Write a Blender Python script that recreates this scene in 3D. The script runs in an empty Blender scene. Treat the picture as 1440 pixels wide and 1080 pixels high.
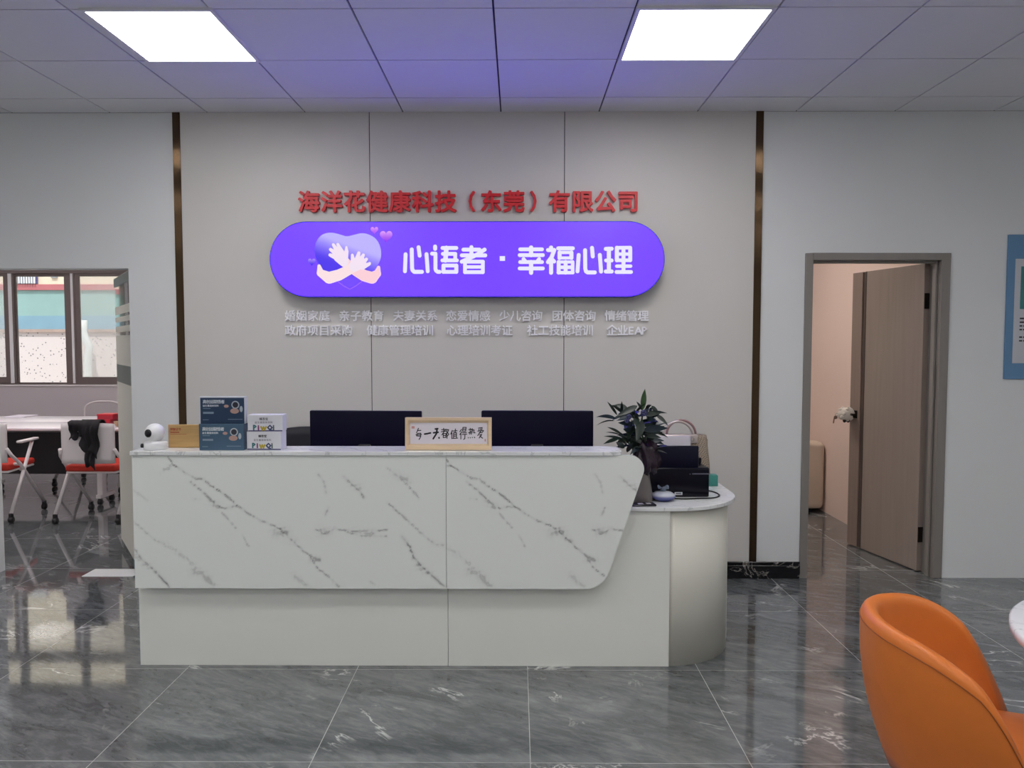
import bpy, bmesh, math, random
import numpy as np
from mathutils import Vector, Matrix

S = bpy.context.scene
COL = S.collection
PI = math.pi

# ------------------------------------------------------------------ camera
F = 1085.0
YAW = math.atan(8 / F)
PITCH = math.atan(58 / F)
CAM = Vector((0, 0, 1.5))
FW = Vector((-math.sin(YAW) * math.cos(PITCH), math.cos(YAW) * math.cos(PITCH), -math.sin(PITCH)))
RT = Vector((math.cos(YAW), math.sin(YAW), 0))
UP = RT.cross(FW)
cd = bpy.data.cameras.new('camera')
cd.sensor_width = 36.0
cd.lens = F / 1440 * 36
cd.clip_start = 0.05
cam = bpy.data.objects.new('camera', cd)
COL.objects.link(cam)
cam.matrix_world = Matrix(((RT.x, UP.x, -FW.x, CAM.x), (RT.y, UP.y, -FW.y, CAM.y), (RT.z, UP.z, -FW.z, CAM.z), (0, 0, 0, 1)))
S.camera = cam

# ------------------------------------------------------------------ daylight, exposure
S.view_settings.view_transform = 'Standard'
S.view_settings.look = 'None'
S.view_settings.gamma = 1
S.view_settings.exposure = 0.0
PANEL_LIGHT = 13.8       # ceiling panels
SIGN_LIGHT = 1.0         # purple lightbox
w = bpy.data.worlds.new('World')
S.world = w
w.use_nodes = True
w.node_tree.nodes['Background'].inputs[0].default_value = (0.86, 0.93, 1.0, 1)
w.node_tree.nodes['Background'].inputs[1].default_value = 1.6
sun = bpy.data.lights.new('sun', 'SUN')
sun.energy = 3.3
sun.angle = 0.02
sun.color = (1, 0.96, 0.95)
so = bpy.data.objects.new('sun', sun)
COL.objects.link(so)
so.location = (-4, 0, 20)
so.rotation_euler = (math.radians(32), 0, math.radians(12))
S.cycles.max_bounces = 10
S.cycles.diffuse_bounces = 5
S.cycles.glossy_bounces = 4
S.cycles.transparent_max_bounces = 12
S.cycles.sample_clamp_indirect = 6

# ------------------------------------------------------------------ pixel rays (photo frame 1440x1080)
def ray(px, py):
    return FW + RT * ((px - 720) / F) - UP * ((py - 540) / F)
def at(px, py, Y):
    d = ray(px, py)
    return CAM + d * (Y / d.y)
def atz(px, py, z):
    d = ray(px, py)
    return CAM + d * ((z - CAM.z) / d.z)

def lin(c):
    if isinstance(c, (int, float)): c = (c, c, c)
    return tuple(((v / 255) / 12.92 if v / 255 <= .04045 else ((v / 255 + .055) / 1.055) ** 2.4) for v in c)

# ------------------------------------------------------------------ materials
MATS = {}
def mat(name, rgb=(200, 200, 200), rough=.5, metal=0, emit=None, es=1, spec=.5, coat=0, trans=0, ior=1.5, alpha=1):
    if name in MATS: return MATS[name]
    m = bpy.data.materials.new(name)
    m.use_nodes = True
    b = m.node_tree.nodes['Principled BSDF']
    b.inputs['Base Color'].default_value = (*lin(rgb), 1)
    b.inputs['Roughness'].default_value = rough
    b.inputs['Metallic'].default_value = metal
    b.inputs['Specular IOR Level'].default_value = spec
    b.inputs['Coat Weight'].default_value = coat
    b.inputs['Transmission Weight'].default_value = trans
    b.inputs['IOR'].default_value = ior
    b.inputs['Alpha'].default_value = alpha
    if emit:
        b.inputs['Emission Color'].default_value = (*emit, 1)
        b.inputs['Emission Strength'].default_value = es
    MATS[name] = m
    return m
def bsdf(m): return m.node_tree.nodes['Principled BSDF']
def nd(m, t, **kw):
    n = m.node_tree.nodes.new(t)
    for k, v in kw.items(): setattr(n, k, v)
    return n
def ln(m, a, b): m.node_tree.links.new(a, b)
def math_n(m, op, a, b=None, clamp=False):
    n = nd(m, 'ShaderNodeMath', operation=op); n.use_clamp = clamp
    for i, v in enumerate((a, b)):
        if v is None: continue
        if hasattr(v, 'links'): ln(m, v, n.inputs[i])
        else: n.inputs[i].default_value = v
    return n.outputs[0]
def ramp(m, fac, stops):
    r = nd(m, 'ShaderNodeValToRGB')
    e = r.color_ramp.elements
    while len(e) < len(stops): e.new(.5)
    for i, (p, c) in enumerate(stops):
        e[i].position = p
        e[i].color = (*lin(c), 1) if not isinstance(c, float) else (c, c, c, 1)
    ln(m, fac, r.inputs[0])
    return r.outputs[0]
def noise(m, vec, scale, detail=4, rough=.5, dist=0):
    n = nd(m, 'ShaderNodeTexNoise')
    n.inputs['Scale'].default_value = scale; n.inputs['Detail'].default_value = detail
    n.inputs['Roughness'].default_value = rough; n.inputs['Distortion'].default_value = dist
    if vec is not None: ln(m, vec, n.inputs['Vector'])
    return n.outputs['Fac']
def mapping(m, vec, scale=(1, 1, 1), rot=(0, 0, 0), loc=(0, 0, 0)):
    n = nd(m, 'ShaderNodeMapping')
    n.inputs['Scale'].default_value = scale; n.inputs['Rotation'].default_value = rot; n.inputs['Location'].default_value = loc
    ln(m, vec, n.inputs['Vector'])
    return n.outputs[0]
def mixc(m, fac, a, b):
    n = nd(m, 'ShaderNodeMix', data_type='RGBA')
    if hasattr(fac, 'links'): ln(m, fac, n.inputs[0])
    else: n.inputs[0].default_value = fac
    for i, v in ((6, a), (7, b)):
        if hasattr(v, 'links'): ln(m, v, n.inputs[i])
        else: n.inputs[i].default_value = (*lin(v), 1)
    return n.outputs[2]
def objco(m): return nd(m, 'ShaderNodeNewGeometry').outputs['Position']
def bump(m, h, strength=.1, dist=.01):
    n = nd(m, 'ShaderNodeBump')
    n.inputs['Strength'].default_value = strength; n.inputs['Distance'].default_value = dist
    ln(m, h, n.inputs['Height']); ln(m, n.outputs[0], bsdf(m).inputs['Normal'])

def mottled(name, rgb, rough, amt=.04, scale=8, bumpy=0, stretch=(1, 1, 1), **kw):
    m = mat(name, rgb, rough, **kw)
    p = mapping(m, objco(m), stretch)
    n = noise(m, p, scale, 5)
    a = tuple(max(0, c * (1 - amt)) for c in rgb); b = tuple(min(255, c * (1 + amt)) for c in rgb)
    ln(m, mixc(m, n, a, b), bsdf(m).inputs['Base Color'])
    if bumpy: bump(m, noise(m, p, scale * 12, 3), bumpy, .002)
    return m

paint = mottled('white paint', (222, 223, 222), .65, .012, 2.5, .05)
paint_room = mottled('meeting room paint', (196, 188, 190), .7, .015, 2)
paint_warm = mottled('warm cream paint', (232, 208, 196), .7, .02, 2)
panel_m = mottled('greige wall panel', (206, 202, 196), .5, .012, 3, .03)
gap_m = mat('dark joint', (40, 40, 44), .7)
tile_m = mottled('ceiling tile', (226, 226, 228), .75, .01, 40, .12)
grid_m = mat('ceiling shadow joint', (52, 50, 58), .7)
light_frame_m = mat('panel light rim', (225, 225, 225), .4)
light_m = mat('panel light diffuser', (255, 255, 255), .5, emit=(1, .985, .97), es=PANEL_LIGHT)
white_lam = mottled('white laminate', (229, 230, 223), .28, .01, 2)
cream_lam = mottled('glossy cream laminate', (214, 212, 200), .32, .012, 2)
black_m = mat('black plastic', (18, 18, 20), .4)
navy_m = mat('dark monitor plastic', (9, 6, 30), .5, spec=.12)
white_plastic = mat('white plastic', (232, 232, 232), .3)
steel = mat('brushed steel', (170, 168, 165), .3, 1)

# bronze strip, brushed lengthwise so reflected lamps smear sideways
bronze = mat('bronze strip', (90, 72, 54), .11, 1)
_p = nd(bronze, 'ShaderNodeSeparateXYZ'); ln(bronze, objco(bronze), _p.inputs[0])
_w = nd(bronze, 'ShaderNodeTexWhiteNoise', noise_dimensions='1D'); ln(bronze, math_n(bronze, 'MULTIPLY', _p.outputs[0], 90000.0), _w.inputs['W'])
_c = nd(bronze, 'ShaderNodeCombineXYZ'); ln(bronze, math_n(bronze, 'MULTIPLY', math_n(bronze, 'SUBTRACT', _w.outputs['Value'], .5), 1.0), _c.inputs[0])
_v = nd(bronze, 'ShaderNodeVectorMath', operation='ADD'); _g = nd(bronze, 'ShaderNodeNewGeometry')
ln(bronze, _g.outputs['Normal'], _v.inputs[0]); ln(bronze, _c.outputs[0], _v.inputs[1])
_n = nd(bronze, 'ShaderNodeVectorMath', operation='NORMALIZE'); ln(bronze, _v.outputs[0], _n.inputs[0])
ln(bronze, _n.outputs[0], bsdf(bronze).inputs['Normal'])

# dark grey marble floor tiles
TP = .785; TX = .046; TY = 3.468
floor_m = mat('polished grey marble tile', (80, 84, 84), .07)
def build_floor():
    m = floor_m
    p = objco(m)
    sp = nd(m, 'ShaderNodeSeparateXYZ'); ln(m, p, sp.inputs[0])
    u = math_n(m, 'DIVIDE', math_n(m, 'SUBTRACT', sp.outputs[0], TX), TP)
    v = math_n(m, 'DIVIDE', math_n(m, 'SUBTRACT', sp.outputs[1], TY), TP)
    fu = math_n(m, 'FLOOR', u); fv = math_n(m, 'FLOOR', v)
    cb = nd(m, 'ShaderNodeCombineXYZ'); ln(m, fu, cb.inputs[0]); ln(m, fv, cb.inputs[1])
    wn = nd(m, 'ShaderNodeTexWhiteNoise', noise_dimensions='2D'); ln(m, cb.outputs[0], wn.inputs['Vector'])
    off = nd(m, 'ShaderNodeVectorMath', operation='MULTIPLY_ADD')
    ln(m, wn.outputs['Color'], off.inputs[0]); off.inputs[1].default_value = (13, 17, 9); ln(m, p, off.inputs[2])
    q = mapping(m, off.outputs[0], (1, 1, 1), (0, 0, math.radians(28)))
    qs = mapping(m, q, (1.0, 3.2, 1))
    cloud = noise(m, qs, 1.7, 12, .68, 1.1)
    c1 = ramp(m, cloud, [(.28, (64, 68, 70)), (.48, (88, 92, 93)), (.6, (110, 113, 114)), (.74, (138, 140, 141))])
    fine = noise(m, mapping(m, q, (2, 7, 1)), 3.8, 10, .72, 1.2)
    c2 = mixc(m, math_n(m, 'MULTIPLY', ramp(m, fine, [(.46, 0.0), (.72, 1.0)]), .42), c1, (160, 162, 162))
    # thin white veins: where a warped noise crosses its mean
    vn = noise(m, mapping(m, q, (1, 2.0, 1)), 1.15, 6, .62, 1.2)
    line = math_n(m, 'ABSOLUTE', math_n(m, 'SUBTRACT', vn, .5))
    vein = ramp(m, line, [(0, 1.0), (.006, .6), (.016, 0.0)])
    mask = ramp(m, noise(m, off.outputs[0], 3.1, 3), [(.55, 0.0), (.66, 1.0)])
    c3 = mixc(m, math_n(m, 'MULTIPLY', vein, mask), c2, (215, 215, 212))
    # dark hairlines
    vn2 = noise(m, mapping(m, q, (1, 1.7, 1), (0, 0, .3), (5, 3, 0)), 1.7, 5, .6, 1.5)
    l2 = math_n(m, 'ABSOLUTE', math_n(m, 'SUBTRACT', vn2, .5))
    c4 = mixc(m, math_n(m, 'MULTIPLY', ramp(m, l2, [(0, 1.0), (.03, 0.0)]), .18), c3, (48, 50, 52))
    # grout
    def edge(x):
        f = math_n(m, 'FRACT', x)
        return math_n(m, 'MINIMUM', f, math_n(m, 'SUBTRACT', 1.0, f))
    g = math_n(m, 'LESS_THAN', math_n(m, 'MINIMUM', edge(u), edge(v)), .0017)
    c5 = mixc(m, g, c4, (176, 176, 172))
    ln(m, c5, bsdf(m).inputs['Base Color'])
    ln(m, math_n(m, 'ADD', math_n(m, 'MULTIPLY', g, .3), .055), bsdf(m).inputs['Roughness'])
    bsdf(m).inputs['IOR'].default_value = 2.2
    bsdf(m).inputs['Specular IOR Level'].default_value = .5
    nn = noise(m, p, 1.8, 2)
    bump(m, nn, .012, .05)
build_floor()

# black marble skirting
skirt_m = mat('black marble skirting', (16, 16, 20), .12)
_p = objco(skirt_m)
_n = noise(skirt_m, _p, 6, 6, .6, 1.5)
_l = math_n(skirt_m, 'ABSOLUTE', math_n(skirt_m, 'SUBTRACT', _n, .5))
ln(skirt_m, mixc(skirt_m, ramp(skirt_m, _l, [(0, .9), (.014, 0.0)]), (14, 14, 18), (170, 165, 155)), bsdf(skirt_m).inputs['Base Color'])

# pale marble with veins held in a colour attribute
def vein_marble(name, rgb, rough):
    m = mat(name, rgb, rough)
    a = nd(m, 'ShaderNodeAttribute', attribute_name='vein')
    ln(m, mixc(m, a.outputs['Fac'], rgb, (96, 98, 94)), bsdf(m).inputs['Base Color'])
    return m
marble_m = vein_marble('white veined marble laminate', (233, 236, 231), .22)
# soft veined top
top_m = mat('pale marble worktop', (230, 231, 230), .15)
_p = mapping(top_m, objco(top_m), (1, 1, 1), (0, 0, .7))
_n = noise(top_m, mapping(top_m, _p, (1, 3, 1)), 2.2, 5, .6, .8)
_l = math_n(top_m, 'ABSOLUTE', math_n(top_m, 'SUBTRACT', _n, .5))
ln(top_m, mixc(top_m, ramp(top_m, _l, [(0, .55), (.012, 0.0)]), (230, 231, 230), (160, 164, 162)), bsdf(top_m).inputs['Base Color'])

door_m = mottled('taupe door veneer', (150, 136, 126), .42, .06, 3, 0, (14, 14, .6))
door_edge_m = mottled('taupe door stile', (140, 122, 112), .42, .06, 3, 0, (14, 14, .6))
frame_m = mottled('grey door frame', (132, 126, 120), .4, .04, 3, 0, (10, 10, .6))
orange_m = mottled('orange leather', (216, 118, 42), .42, .035, 18, .18)
stitch_m = mat('dark orange stitching', (150, 78, 26), .6)
alu_m = mat('brown aluminium', (112, 100, 96), .4)

def thin_glass(name, tint, haze=0.0, gloss=1.0):
    m = bpy.data.materials.new(name); m.use_nodes = True
    nt = m.node_tree
    for n in list(nt.nodes):
        if n.type != 'OUTPUT_MATERIAL': nt.nodes.remove(n)
    out = [n for n in nt.nodes if n.type == 'OUTPUT_MATERIAL'][0]
    t = nd(m, 'ShaderNodeBsdfTransparent'); t.inputs[0].default_value = (*tint, 1)
    g = nd(m, 'ShaderNodeBsdfGlossy'); g.inputs['Roughness'].default_value = .02
    fr = nd(m, 'ShaderNodeFresnel'); fr.inputs[0].default_value = 1.45
    mx = nd(m, 'ShaderNodeMixShader')
    ln(m, math_n(m, 'MULTIPLY', fr.outputs[0], gloss), mx.inputs[0]); ln(m, t.outputs[0], mx.inputs[1]); ln(m, g.outputs[0], mx.inputs[2])
    o = mx.outputs[0]
    if haze:
        d = nd(m, 'ShaderNodeBsdfTranslucent'); d.inputs[0].default_value = (.9, .92, .9, 1)
        d2 = nd(m, 'ShaderNodeBsdfDiffuse'); d2.inputs[0].default_value = (.9, .92, .9, 1)
        a = nd(m, 'ShaderNodeMixShader'); a.inputs[0].default_value = .5
        ln(m, d.outputs[0], a.inputs[1]); ln(m, d2.outputs[0], a.inputs[2])
        x = nd(m, 'ShaderNodeMixShader'); x.inputs[0].default_value = haze
        ln(m, o, x.inputs[1]); ln(m, a.outputs[0], x.inputs[2]); o = x.outputs[0]
    ln(m, o, out.inputs[0])
    MATS[name] = m
    return m
glass_clear = thin_glass('clear window glass', (.93, .96, .95))
glass_hazy = thin_glass('dusty window glass', (.93, .96, .95), .25)
glass_door = thin_glass('greenish door glass', (.86, .94, .9), .06)
def frosted(name, rgb):
    m = bpy.data.materials.new(name); m.use_nodes = True
    nt = m.node_tree; out = nt.nodes['Material Output']; b_ = nt.nodes['Principled BSDF']
    b_.inputs['Base Color'].default_value = (*lin(rgb), 1); b_.inputs['Roughness'].default_value = .4
    tr = nd(m, 'ShaderNodeBsdfTranslucent'); tr.inputs[0].default_value = (*lin(rgb), 1)
    mx = nd(m, 'ShaderNodeMixShader'); mx.inputs[0].default_value = .55
    ln(m, b_.outputs[0], mx.inputs[1]); ln(m, tr.outputs[0], mx.inputs[2]); ln(m, mx.outputs[0], out.inputs[0])
    MATS[name] = m
    return m
film_m = frosted('frosted film', (254, 252, 246))
film_dark = frosted('grey frosted film', (170, 178, 172))

# ------------------------------------------------------------------ mesh builder
class MB:
    def __init__(s): s.v = []; s.f = []; s.mi = []; s.sm = []
    def add(s, vs, fs, mi=0, smooth=False):
        o = len(s.v)
        s.v += [tuple(v) for v in vs]
        for f in fs:
            s.f.append(tuple(i + o for i in f)); s.mi.append(mi); s.sm.append(smooth)
        return s
    def box(s, x0, x1, y0, y1, z0, z1, mi=0, M=None):
        vs = [Vector((x, y, z)) for z in (z0, z1) for y in (y0, y1) for x in (x0, x1)]
        if M is not None: vs = [M @ v for v in vs]
        return s.add(vs, [(0, 2, 3, 1), (4, 5, 7, 6), (0, 1, 5, 4), (2, 6, 7, 3), (0, 4, 6, 2), (1, 3, 7, 5)], mi)
    def rbox(s, x0, x1, y0, y1, z0, z1, r=.01, seg=3, mi=0, M=None, smooth=True):
        bm = bmesh.new()
        bmesh.ops.create_cube(bm, size=1)
        for v in bm.verts:
            v.co = Vector(((x0 + x1) / 2 + v.co.x * (x1 - x0), (y0 + y1) / 2 + v.co.y * (y1 - y0), (z0 + z1) / 2 + v.co.z * (z1 - z0)))
        bmesh.ops.bevel(bm, geom=bm.edges[:], offset=r, segments=seg, profile=.5, affect='EDGES')
        if M is not None: bm.transform(M)
        bm.verts.index_update()
        s.add([v.co[:] for v in bm.verts], [[v.index for v in f.verts] for f in bm.faces], mi, smooth)
        bm.free(); return s
    def prism(s, outline, axis, a, b, mi=0, M=None, smooth_side=False):
        # outline: 2D points; axis 'y': (x,z) extruded along y ; 'z': (x,y) along z ; 'x': (y,z) along x
        n = len(outline)
        def P(u, v, t):
            return Vector({'y': (u, t, v), 'z': (u, v, t), 'x': (t, u, v)}[axis])
        vs = [P(u, v, a) for u, v in outline] + [P(u, v, b) for u, v in outline]
        if M is not None: vs = [M @ v for v in vs]
        s.add(vs, [tuple(range(n))[::-1], tuple(range(n, 2 * n))], mi)
        s.add(vs, [(i, (i + 1) % n, (i + 1) % n + n, i + n) for i in range(n)], mi, smooth_side)
        return s
    def tube(s, pts, r, n=10, mi=0, cap=True, closed=False, flat=1.0):
        pts = [Vector(p) for p in pts]
        rs = r if isinstance(r, (list, tuple)) else [r] * len(pts)
        vs = []; up = None
        for i, p in enumerate(pts):
            a = pts[(i - 1) % len(pts)] if (i or closed) else p
            c = pts[(i + 1) % len(pts)] if (i < len(pts) - 1 or closed) else p
            t = (c - a).normalized()
            if up is None:
                up = Vector((0, 0, 1)) if abs(t.z) < .9 else Vector((1, 0, 0))
            x = t.cross(up)
            if x.length < 1e-6: x = t.orthogonal()
            x.normalize(); up = x.cross(t).normalized()
            for k in range(n):
                g = 2 * PI * k / n
                vs.append(p + x * math.cos(g) * rs[i] + up * math.sin(g) * rs[i] * flat)
        fs = []
        m = len(pts)
        for i in range(m if closed else m - 1):
            j = (i + 1) % m
            for k in range(n):
                fs.append((i * n + k, i * n + (k + 1) % n, j * n + (k + 1) % n, j * n + k))
        s.add(vs, fs, mi, True)
        if cap and not closed:
            s.add(vs[:n], [tuple(range(n))[::-1]], mi); s.add(vs[-n:], [tuple(range(n))], mi)
        return s
    def lathe(s, prof, c=(0, 0, 0), n=32, mi=0, M=None, smooth=True):
        vs = []; fs = []
        for r, z in prof:
            for k in range(n):
                g = 2 * PI * k / n
                v = Vector((r * math.cos(g), r * math.sin(g), z))
                vs.append((M @ v if M is not None else v) + Vector(c))
        for i in range(len(prof) - 1):
            for k in range(n):
                fs.append((i * n + k, i * n + (k + 1) % n, (i + 1) * n + (k + 1) % n, (i + 1) * n + k))
        s.add(vs, fs, mi, smooth)
        if prof[0][0] > 1e-6: s.add(vs[:n], [tuple(range(n))[::-1]], mi)
        if prof[-1][0] > 1e-6: s.add(vs[-n:], [tuple(range(n))], mi)
        return s
    def sphere(s, c, r, n=20, mi=0, sc=(1, 1, 1), jit=0, rnd=None):
        vs = []; fs = []; m = n // 2
        for i in range(m + 1):
            th = PI * i / m
            for k in range(n):
                g = 2 * PI * k / n
                q = 1 + (rnd.uniform(-jit, jit) if jit else 0)
                vs.append((c[0] + r * sc[0] * q * math.sin(th) * math.cos(g), c[1] + r * sc[1] * q * math.sin(th) * math.sin(g), c[2] - r * sc[2] * q * math.cos(th)))
        for i in range(m):
            for k in range(n):
                fs.append((i * n + k, i * n + (k + 1) % n, (i + 1) * n + (k + 1) % n, (i + 1) * n + k))
        return s.add(vs, fs, mi, True)
    def strip(s, pts, wd, Y, mi=0, n=8, thick=0):
        # flat round-ended stroke in the plane y=Y facing -y; pts are (x,z)
        P = [Vector((p[0], p[1])) for p in pts]
        ws = wd if isinstance(wd, (list, tuple)) else [wd] * len(P)
        for i in range(len(P) - 1):
            d = P[i + 1] - P[i]
            if d.length < 1e-9: continue
            a = math.atan2(d.y, d.x)
            out = []
            for k in range(n + 1):
                g = a + PI / 2 + PI * k / n
                out.append((P[i].x + math.cos(g) * ws[i] / 2, P[i].y + math.sin(g) * ws[i] / 2))
            for k in range(n + 1):
                g = a - PI / 2 + PI * k / n
                out.append((P[i + 1].x + math.cos(g) * ws[i + 1] / 2, P[i + 1].y + math.sin(g) * ws[i + 1] / 2))
            s.add([(x, Y, z) for x, z in out], [tuple(range(len(out)))], mi)
        return s
    def flat(s, pts, Y, mi=0):
        return s.add([(x, Y, z) for x, z in pts], [tuple(range(len(pts)))], mi)
    def build(s, name, mats, parent=None, loc=None, bev=0, clean=True):
        me = bpy.data.meshes.new(name)
        if loc is None:
            loc = wloc(parent) if parent else Vector((0, 0, 0))
        loc = Vector(loc)
        me.from_pydata([tuple(Vector(v) - loc) for v in s.v], [], s.f)
        for m in (mats if isinstance(mats, (list, tuple)) else [mats]): me.materials.append(m)
        me.polygons.foreach_set('material_index', s.mi)
        me.polygons.foreach_set('use_smooth', s.sm)
        if clean:
            bm = bmesh.new(); bm.from_mesh(me)
            bmesh.ops.remove_doubles(bm, verts=bm.verts[:], dist=1e-5)
            bmesh.ops.recalc_face_normals(bm, faces=bm.faces[:])
            bm.to_mesh(me); bm.free()
        me.update()
        o = bpy.data.objects.new(name, me)
        COL.objects.link(o)
        if parent:
            o.parent = parent; o.location = loc - wloc(parent)
        else: o.location = loc
        if bev:
            md = o.modifiers.new('bevel', 'BEVEL'); md.width = bev; md.segments = 2; md.limit_method = 'ANGLE'
        return o
def wloc(o):
    v = Vector((0, 0, 0))
    while o: v += o.location; o = o.parent
    return v
def tag(o, label, cat, group=None):
    o['label'] = label; o['category'] = cat
    if group: o['group'] = group
    return o
def thing(name, label, cat, loc=(0, 0, 0), group=None):
    o = bpy.data.objects.new(name, None); COL.objects.link(o); o.location = loc
    o.empty_display_size = .1
    return tag(o, label, cat, group)
def struct(o): o['kind'] = 'structure'; return o
def dup(root, loc=None, rz=None, label=None):
    r = root.copy(); COL.objects.link(r)
    if loc is not None: r.location = loc
    if rz is not None: r.rotation_euler = (0, 0, rz)
    if label: r['label'] = label
    for ch in list(root.children):
        c = ch.copy(); COL.objects.link(c); c.parent = r
        for g in ch.children:
            d = g.copy(); COL.objects.link(d); d.parent = c
    return r
def rpoly(pts, radii, n=8):
    """polygon with rounded corners"""
    out = []; N = len(pts)
    for i in range(N):
        p = Vector(pts[i]); a = Vector(pts[i - 1]) - p; c = Vector(pts[(i + 1) % N]) - p
        r = radii[i] if isinstance(radii, (list, tuple)) else radii
        if r <= 0: out.append(tuple(p)); continue
        an = a.normalized(); cn = c.normalized()
        half = math.acos(max(-1, min(1, an.dot(cn)))) / 2
        t = r / math.tan(half)
        ctr = p + (an + cn).normalized() * (r / math.sin(half))
        s0 = p + an * t - ctr; s1 = p + cn * t - ctr
        a0 = math.atan2(s0.y, s0.x); a1 = math.atan2(s1.y, s1.x)
        d = (a1 - a0 + PI) % (2 * PI) - PI
        for k in range(n + 1):
            g = a0 + d * k / n
            out.append((ctr.x + r * math.cos(g), ctr.y + r * math.sin(g)))
    return out

# ------------------------------------------------------------------ glyphs from Blender's own built-in font
GL = {}
def load_glyphs(chars, off, res=2):
    tmp = []
    for ch in dict.fromkeys(chars):
        if (ch, off) in GL: continue
        c = bpy.data.curves.new('glyph', 'FONT'); c.body = ch; c.resolution_u = res
        o = bpy.data.objects.new('glyph', c); COL.objects.link(o); tmp.append((ch, o))
    dg = bpy.context.evaluated_depsgraph_get(); dg.update()
    for ch, o in tmp:
        me = bpy.data.meshes.new_from_object(o.evaluated_get(dg))
        bm = bmesh.new(); bm.from_mesh(me)
        bmesh.ops.remove_doubles(bm, verts=bm.verts[:], dist=1e-4)
        vs = [v.co.copy() for v in bm.verts]; bm.verts.index_update()
        fs = [[v.index for v in f.verts] for f in bm.faces]
        es = [[e.verts[0].index, e.verts[1].index, [v.index for v in e.link_faces[0].verts]] for e in bm.edges if len(e.link_faces) == 1]
        bm.free()
        GL[(ch, off)] = (vs, fs, es)
        c = o.data
        bpy.data.objects.remove(o); bpy.data.curves.remove(c); bpy.data.meshes.remove(me)
def put_glyph(mb, ch, off, cx, cz, s, Y, depth=0, mi=0, sx=1.0, M=None, adv=None):
    """glyph facing -y, its em square centred at (cx,cz); front face at y=Y, sides go back by depth"""
    vs, fs, es = GL[(ch, off)]
    c0 = .5 if adv is None else adv / 2
    def P(v, y):
        q = Vector((cx + (v.x - c0) * s * sx, y, cz + (v.y - .38) * s))
        return M @ q if M is not None else q
    front = [P(v, Y) for v in vs]
    mb.add(front, fs, mi)
    n = len(vs)
    if depth:
        both = front + [P(v, Y + depth) for v in vs]
        q = []
        for a, b_, fv in es:
            i = fv.index(a)
            if fv[(i + 1) % len(fv)] == b_: a, b_ = b_, a
            q.append((a, b_, b_ + n, a + n))
        mb.add(both, q, mi)
    if off:      # heavier weight: a round-ended bar along every outline edge
        for ei, (a, b_, fv) in enumerate(es):
            yo = .0002 + .00012 * (ei % 9)
            A, B = vs[a], vs[b_]
            d = B - A
            if d.length < 1e-6: continue
            g = math.atan2(d.y, d.x)
            ol = []
            for (c, g0) in ((A, g + PI / 2), (B, g - PI / 2)):
                for k in range(4):
                    h = g0 + PI * k / 3
                    ol.append(Vector((c.x + math.cos(h) * off, c.y + math.sin(h) * off)))
            m_ = len(ol)
            if depth:
                mb.add([P(v, Y + yo) for v in ol] + [P(v, Y + depth) for v in ol], [tuple(range(m_))[::-1]] + [(i, (i + 1) % m_, (i + 1) % m_ + m_, i + m_) for i in range(m_)], mi)
            else:
                mb.add([P(v, Y - yo * .2) for v in ol], [tuple(range(m_))[::-1]], mi)

RED_TXT = '海洋花健康科技（东莞）有限公司'
ROW1 = ['婚姻家庭', '亲子教育', '夫妻关系', '恋爱情感', '少儿咨询', '团体咨询', '情绪管理']
ROW2 = ['政府项目采购', '健康管理培训', '心理培训考证', '社工技能培训', '企业EAP']
load_glyphs(RED_TXT, .027)
load_glyphs(''.join(ROW1 + ROW2), .017, 1)
load_glyphs('高创运聪悟者益生菌固体饮料蜂圣宝FPLiwlQ&单位证书荣誉', .012, 1)

load_glyphs('PiwQ', .06, 1)

# ================================================================== SETTING
W = 4.878; CZ = 2.932
fl = MB().box(-9, 5, -4.2, 9.4, -.1, 0).build('floor', floor_m); struct(fl)

# ceiling: lay-in tiles over dark joints
def build_ceiling():
    mb = MB()
    mb.box(-9, 5, -4.2, 9.4, CZ + .012, CZ + .1, 1)
    cx0 = -.105; p = .6095
    xs = [cx0 + p * k for k in range(-15, 9)]
    ys = [W] + [4.597 - .605 * k for k in range(0, 15)]
    lit = set()
    g = .0045
    for i in range(len(xs) - 1):
        for j in range(len(ys) - 1):
            a, b_, c, d = xs[i] + g, xs[i + 1] - g, ys[j + 1] + g, ys[j] - g
            mb.box(a, b_, c, d, CZ, CZ + .0125, 0)
    # plain ceilings of the rooms behind
    mb.box(-9, -1.8, 5.0, 9.4, CZ, CZ + .0125, 0)
    mb.box(-1.7, 5, 5.0, 9.4, CZ, CZ + .0125, 0)
    o = mb.build('ceiling', [tile_m, grid_m], clean=False); struct(o)
build_ceiling()

def ceiling_light(x0, x1, y0, y1, label, dm=None):
    t = thing('ceiling_light', label, 'light', ((x0 + x1) / 2, (y0 + y1) / 2, CZ - .002), 'square ceiling light panels')
    r = .018
    m = MB()
    for a in ((x0 - r, x1 + r, y0 - r, y0), (x0 - r, x1 + r, y1, y1 + r), (x0 - r, x0, y0, y1), (x1, x1 + r, y0, y1)):
        m.box(*a, CZ - .010, CZ)
    m.build('frame', light_frame_m, t)
    MB().box(x0, x1, y0, y1, CZ - .006, CZ).build('diffuser', dm or light_m, t)
ordn = ['first', 'second', 'third']
room_fill_m = mat('added meeting room fill', (255, 255, 255), .5, emit=(1, .93, .95), es=13)  # for unseen ceiling panels added to brighten the meeting room
warm_fill_m = mat('added side room fill', (255, 255, 255), .5, emit=(1, .90, .84), es=29)  # for one unseen warm panel, added to lift the side room and door leaf
LX = [(-4.30, -3.76), (-1.865, -1.325), (.525, 1.087), (2.96, 3.51)]
LY = [(3.39, 3.975), (1.575, 2.16), (-.24, .345), (-2.055, -1.47)]
names = ['far left', 'left', 'right', 'far right']
rows = ['nearest the sign wall', 'in the second row from the sign wall', 'in the third row from the sign wall', 'in the row furthest from the sign wall']
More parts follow.
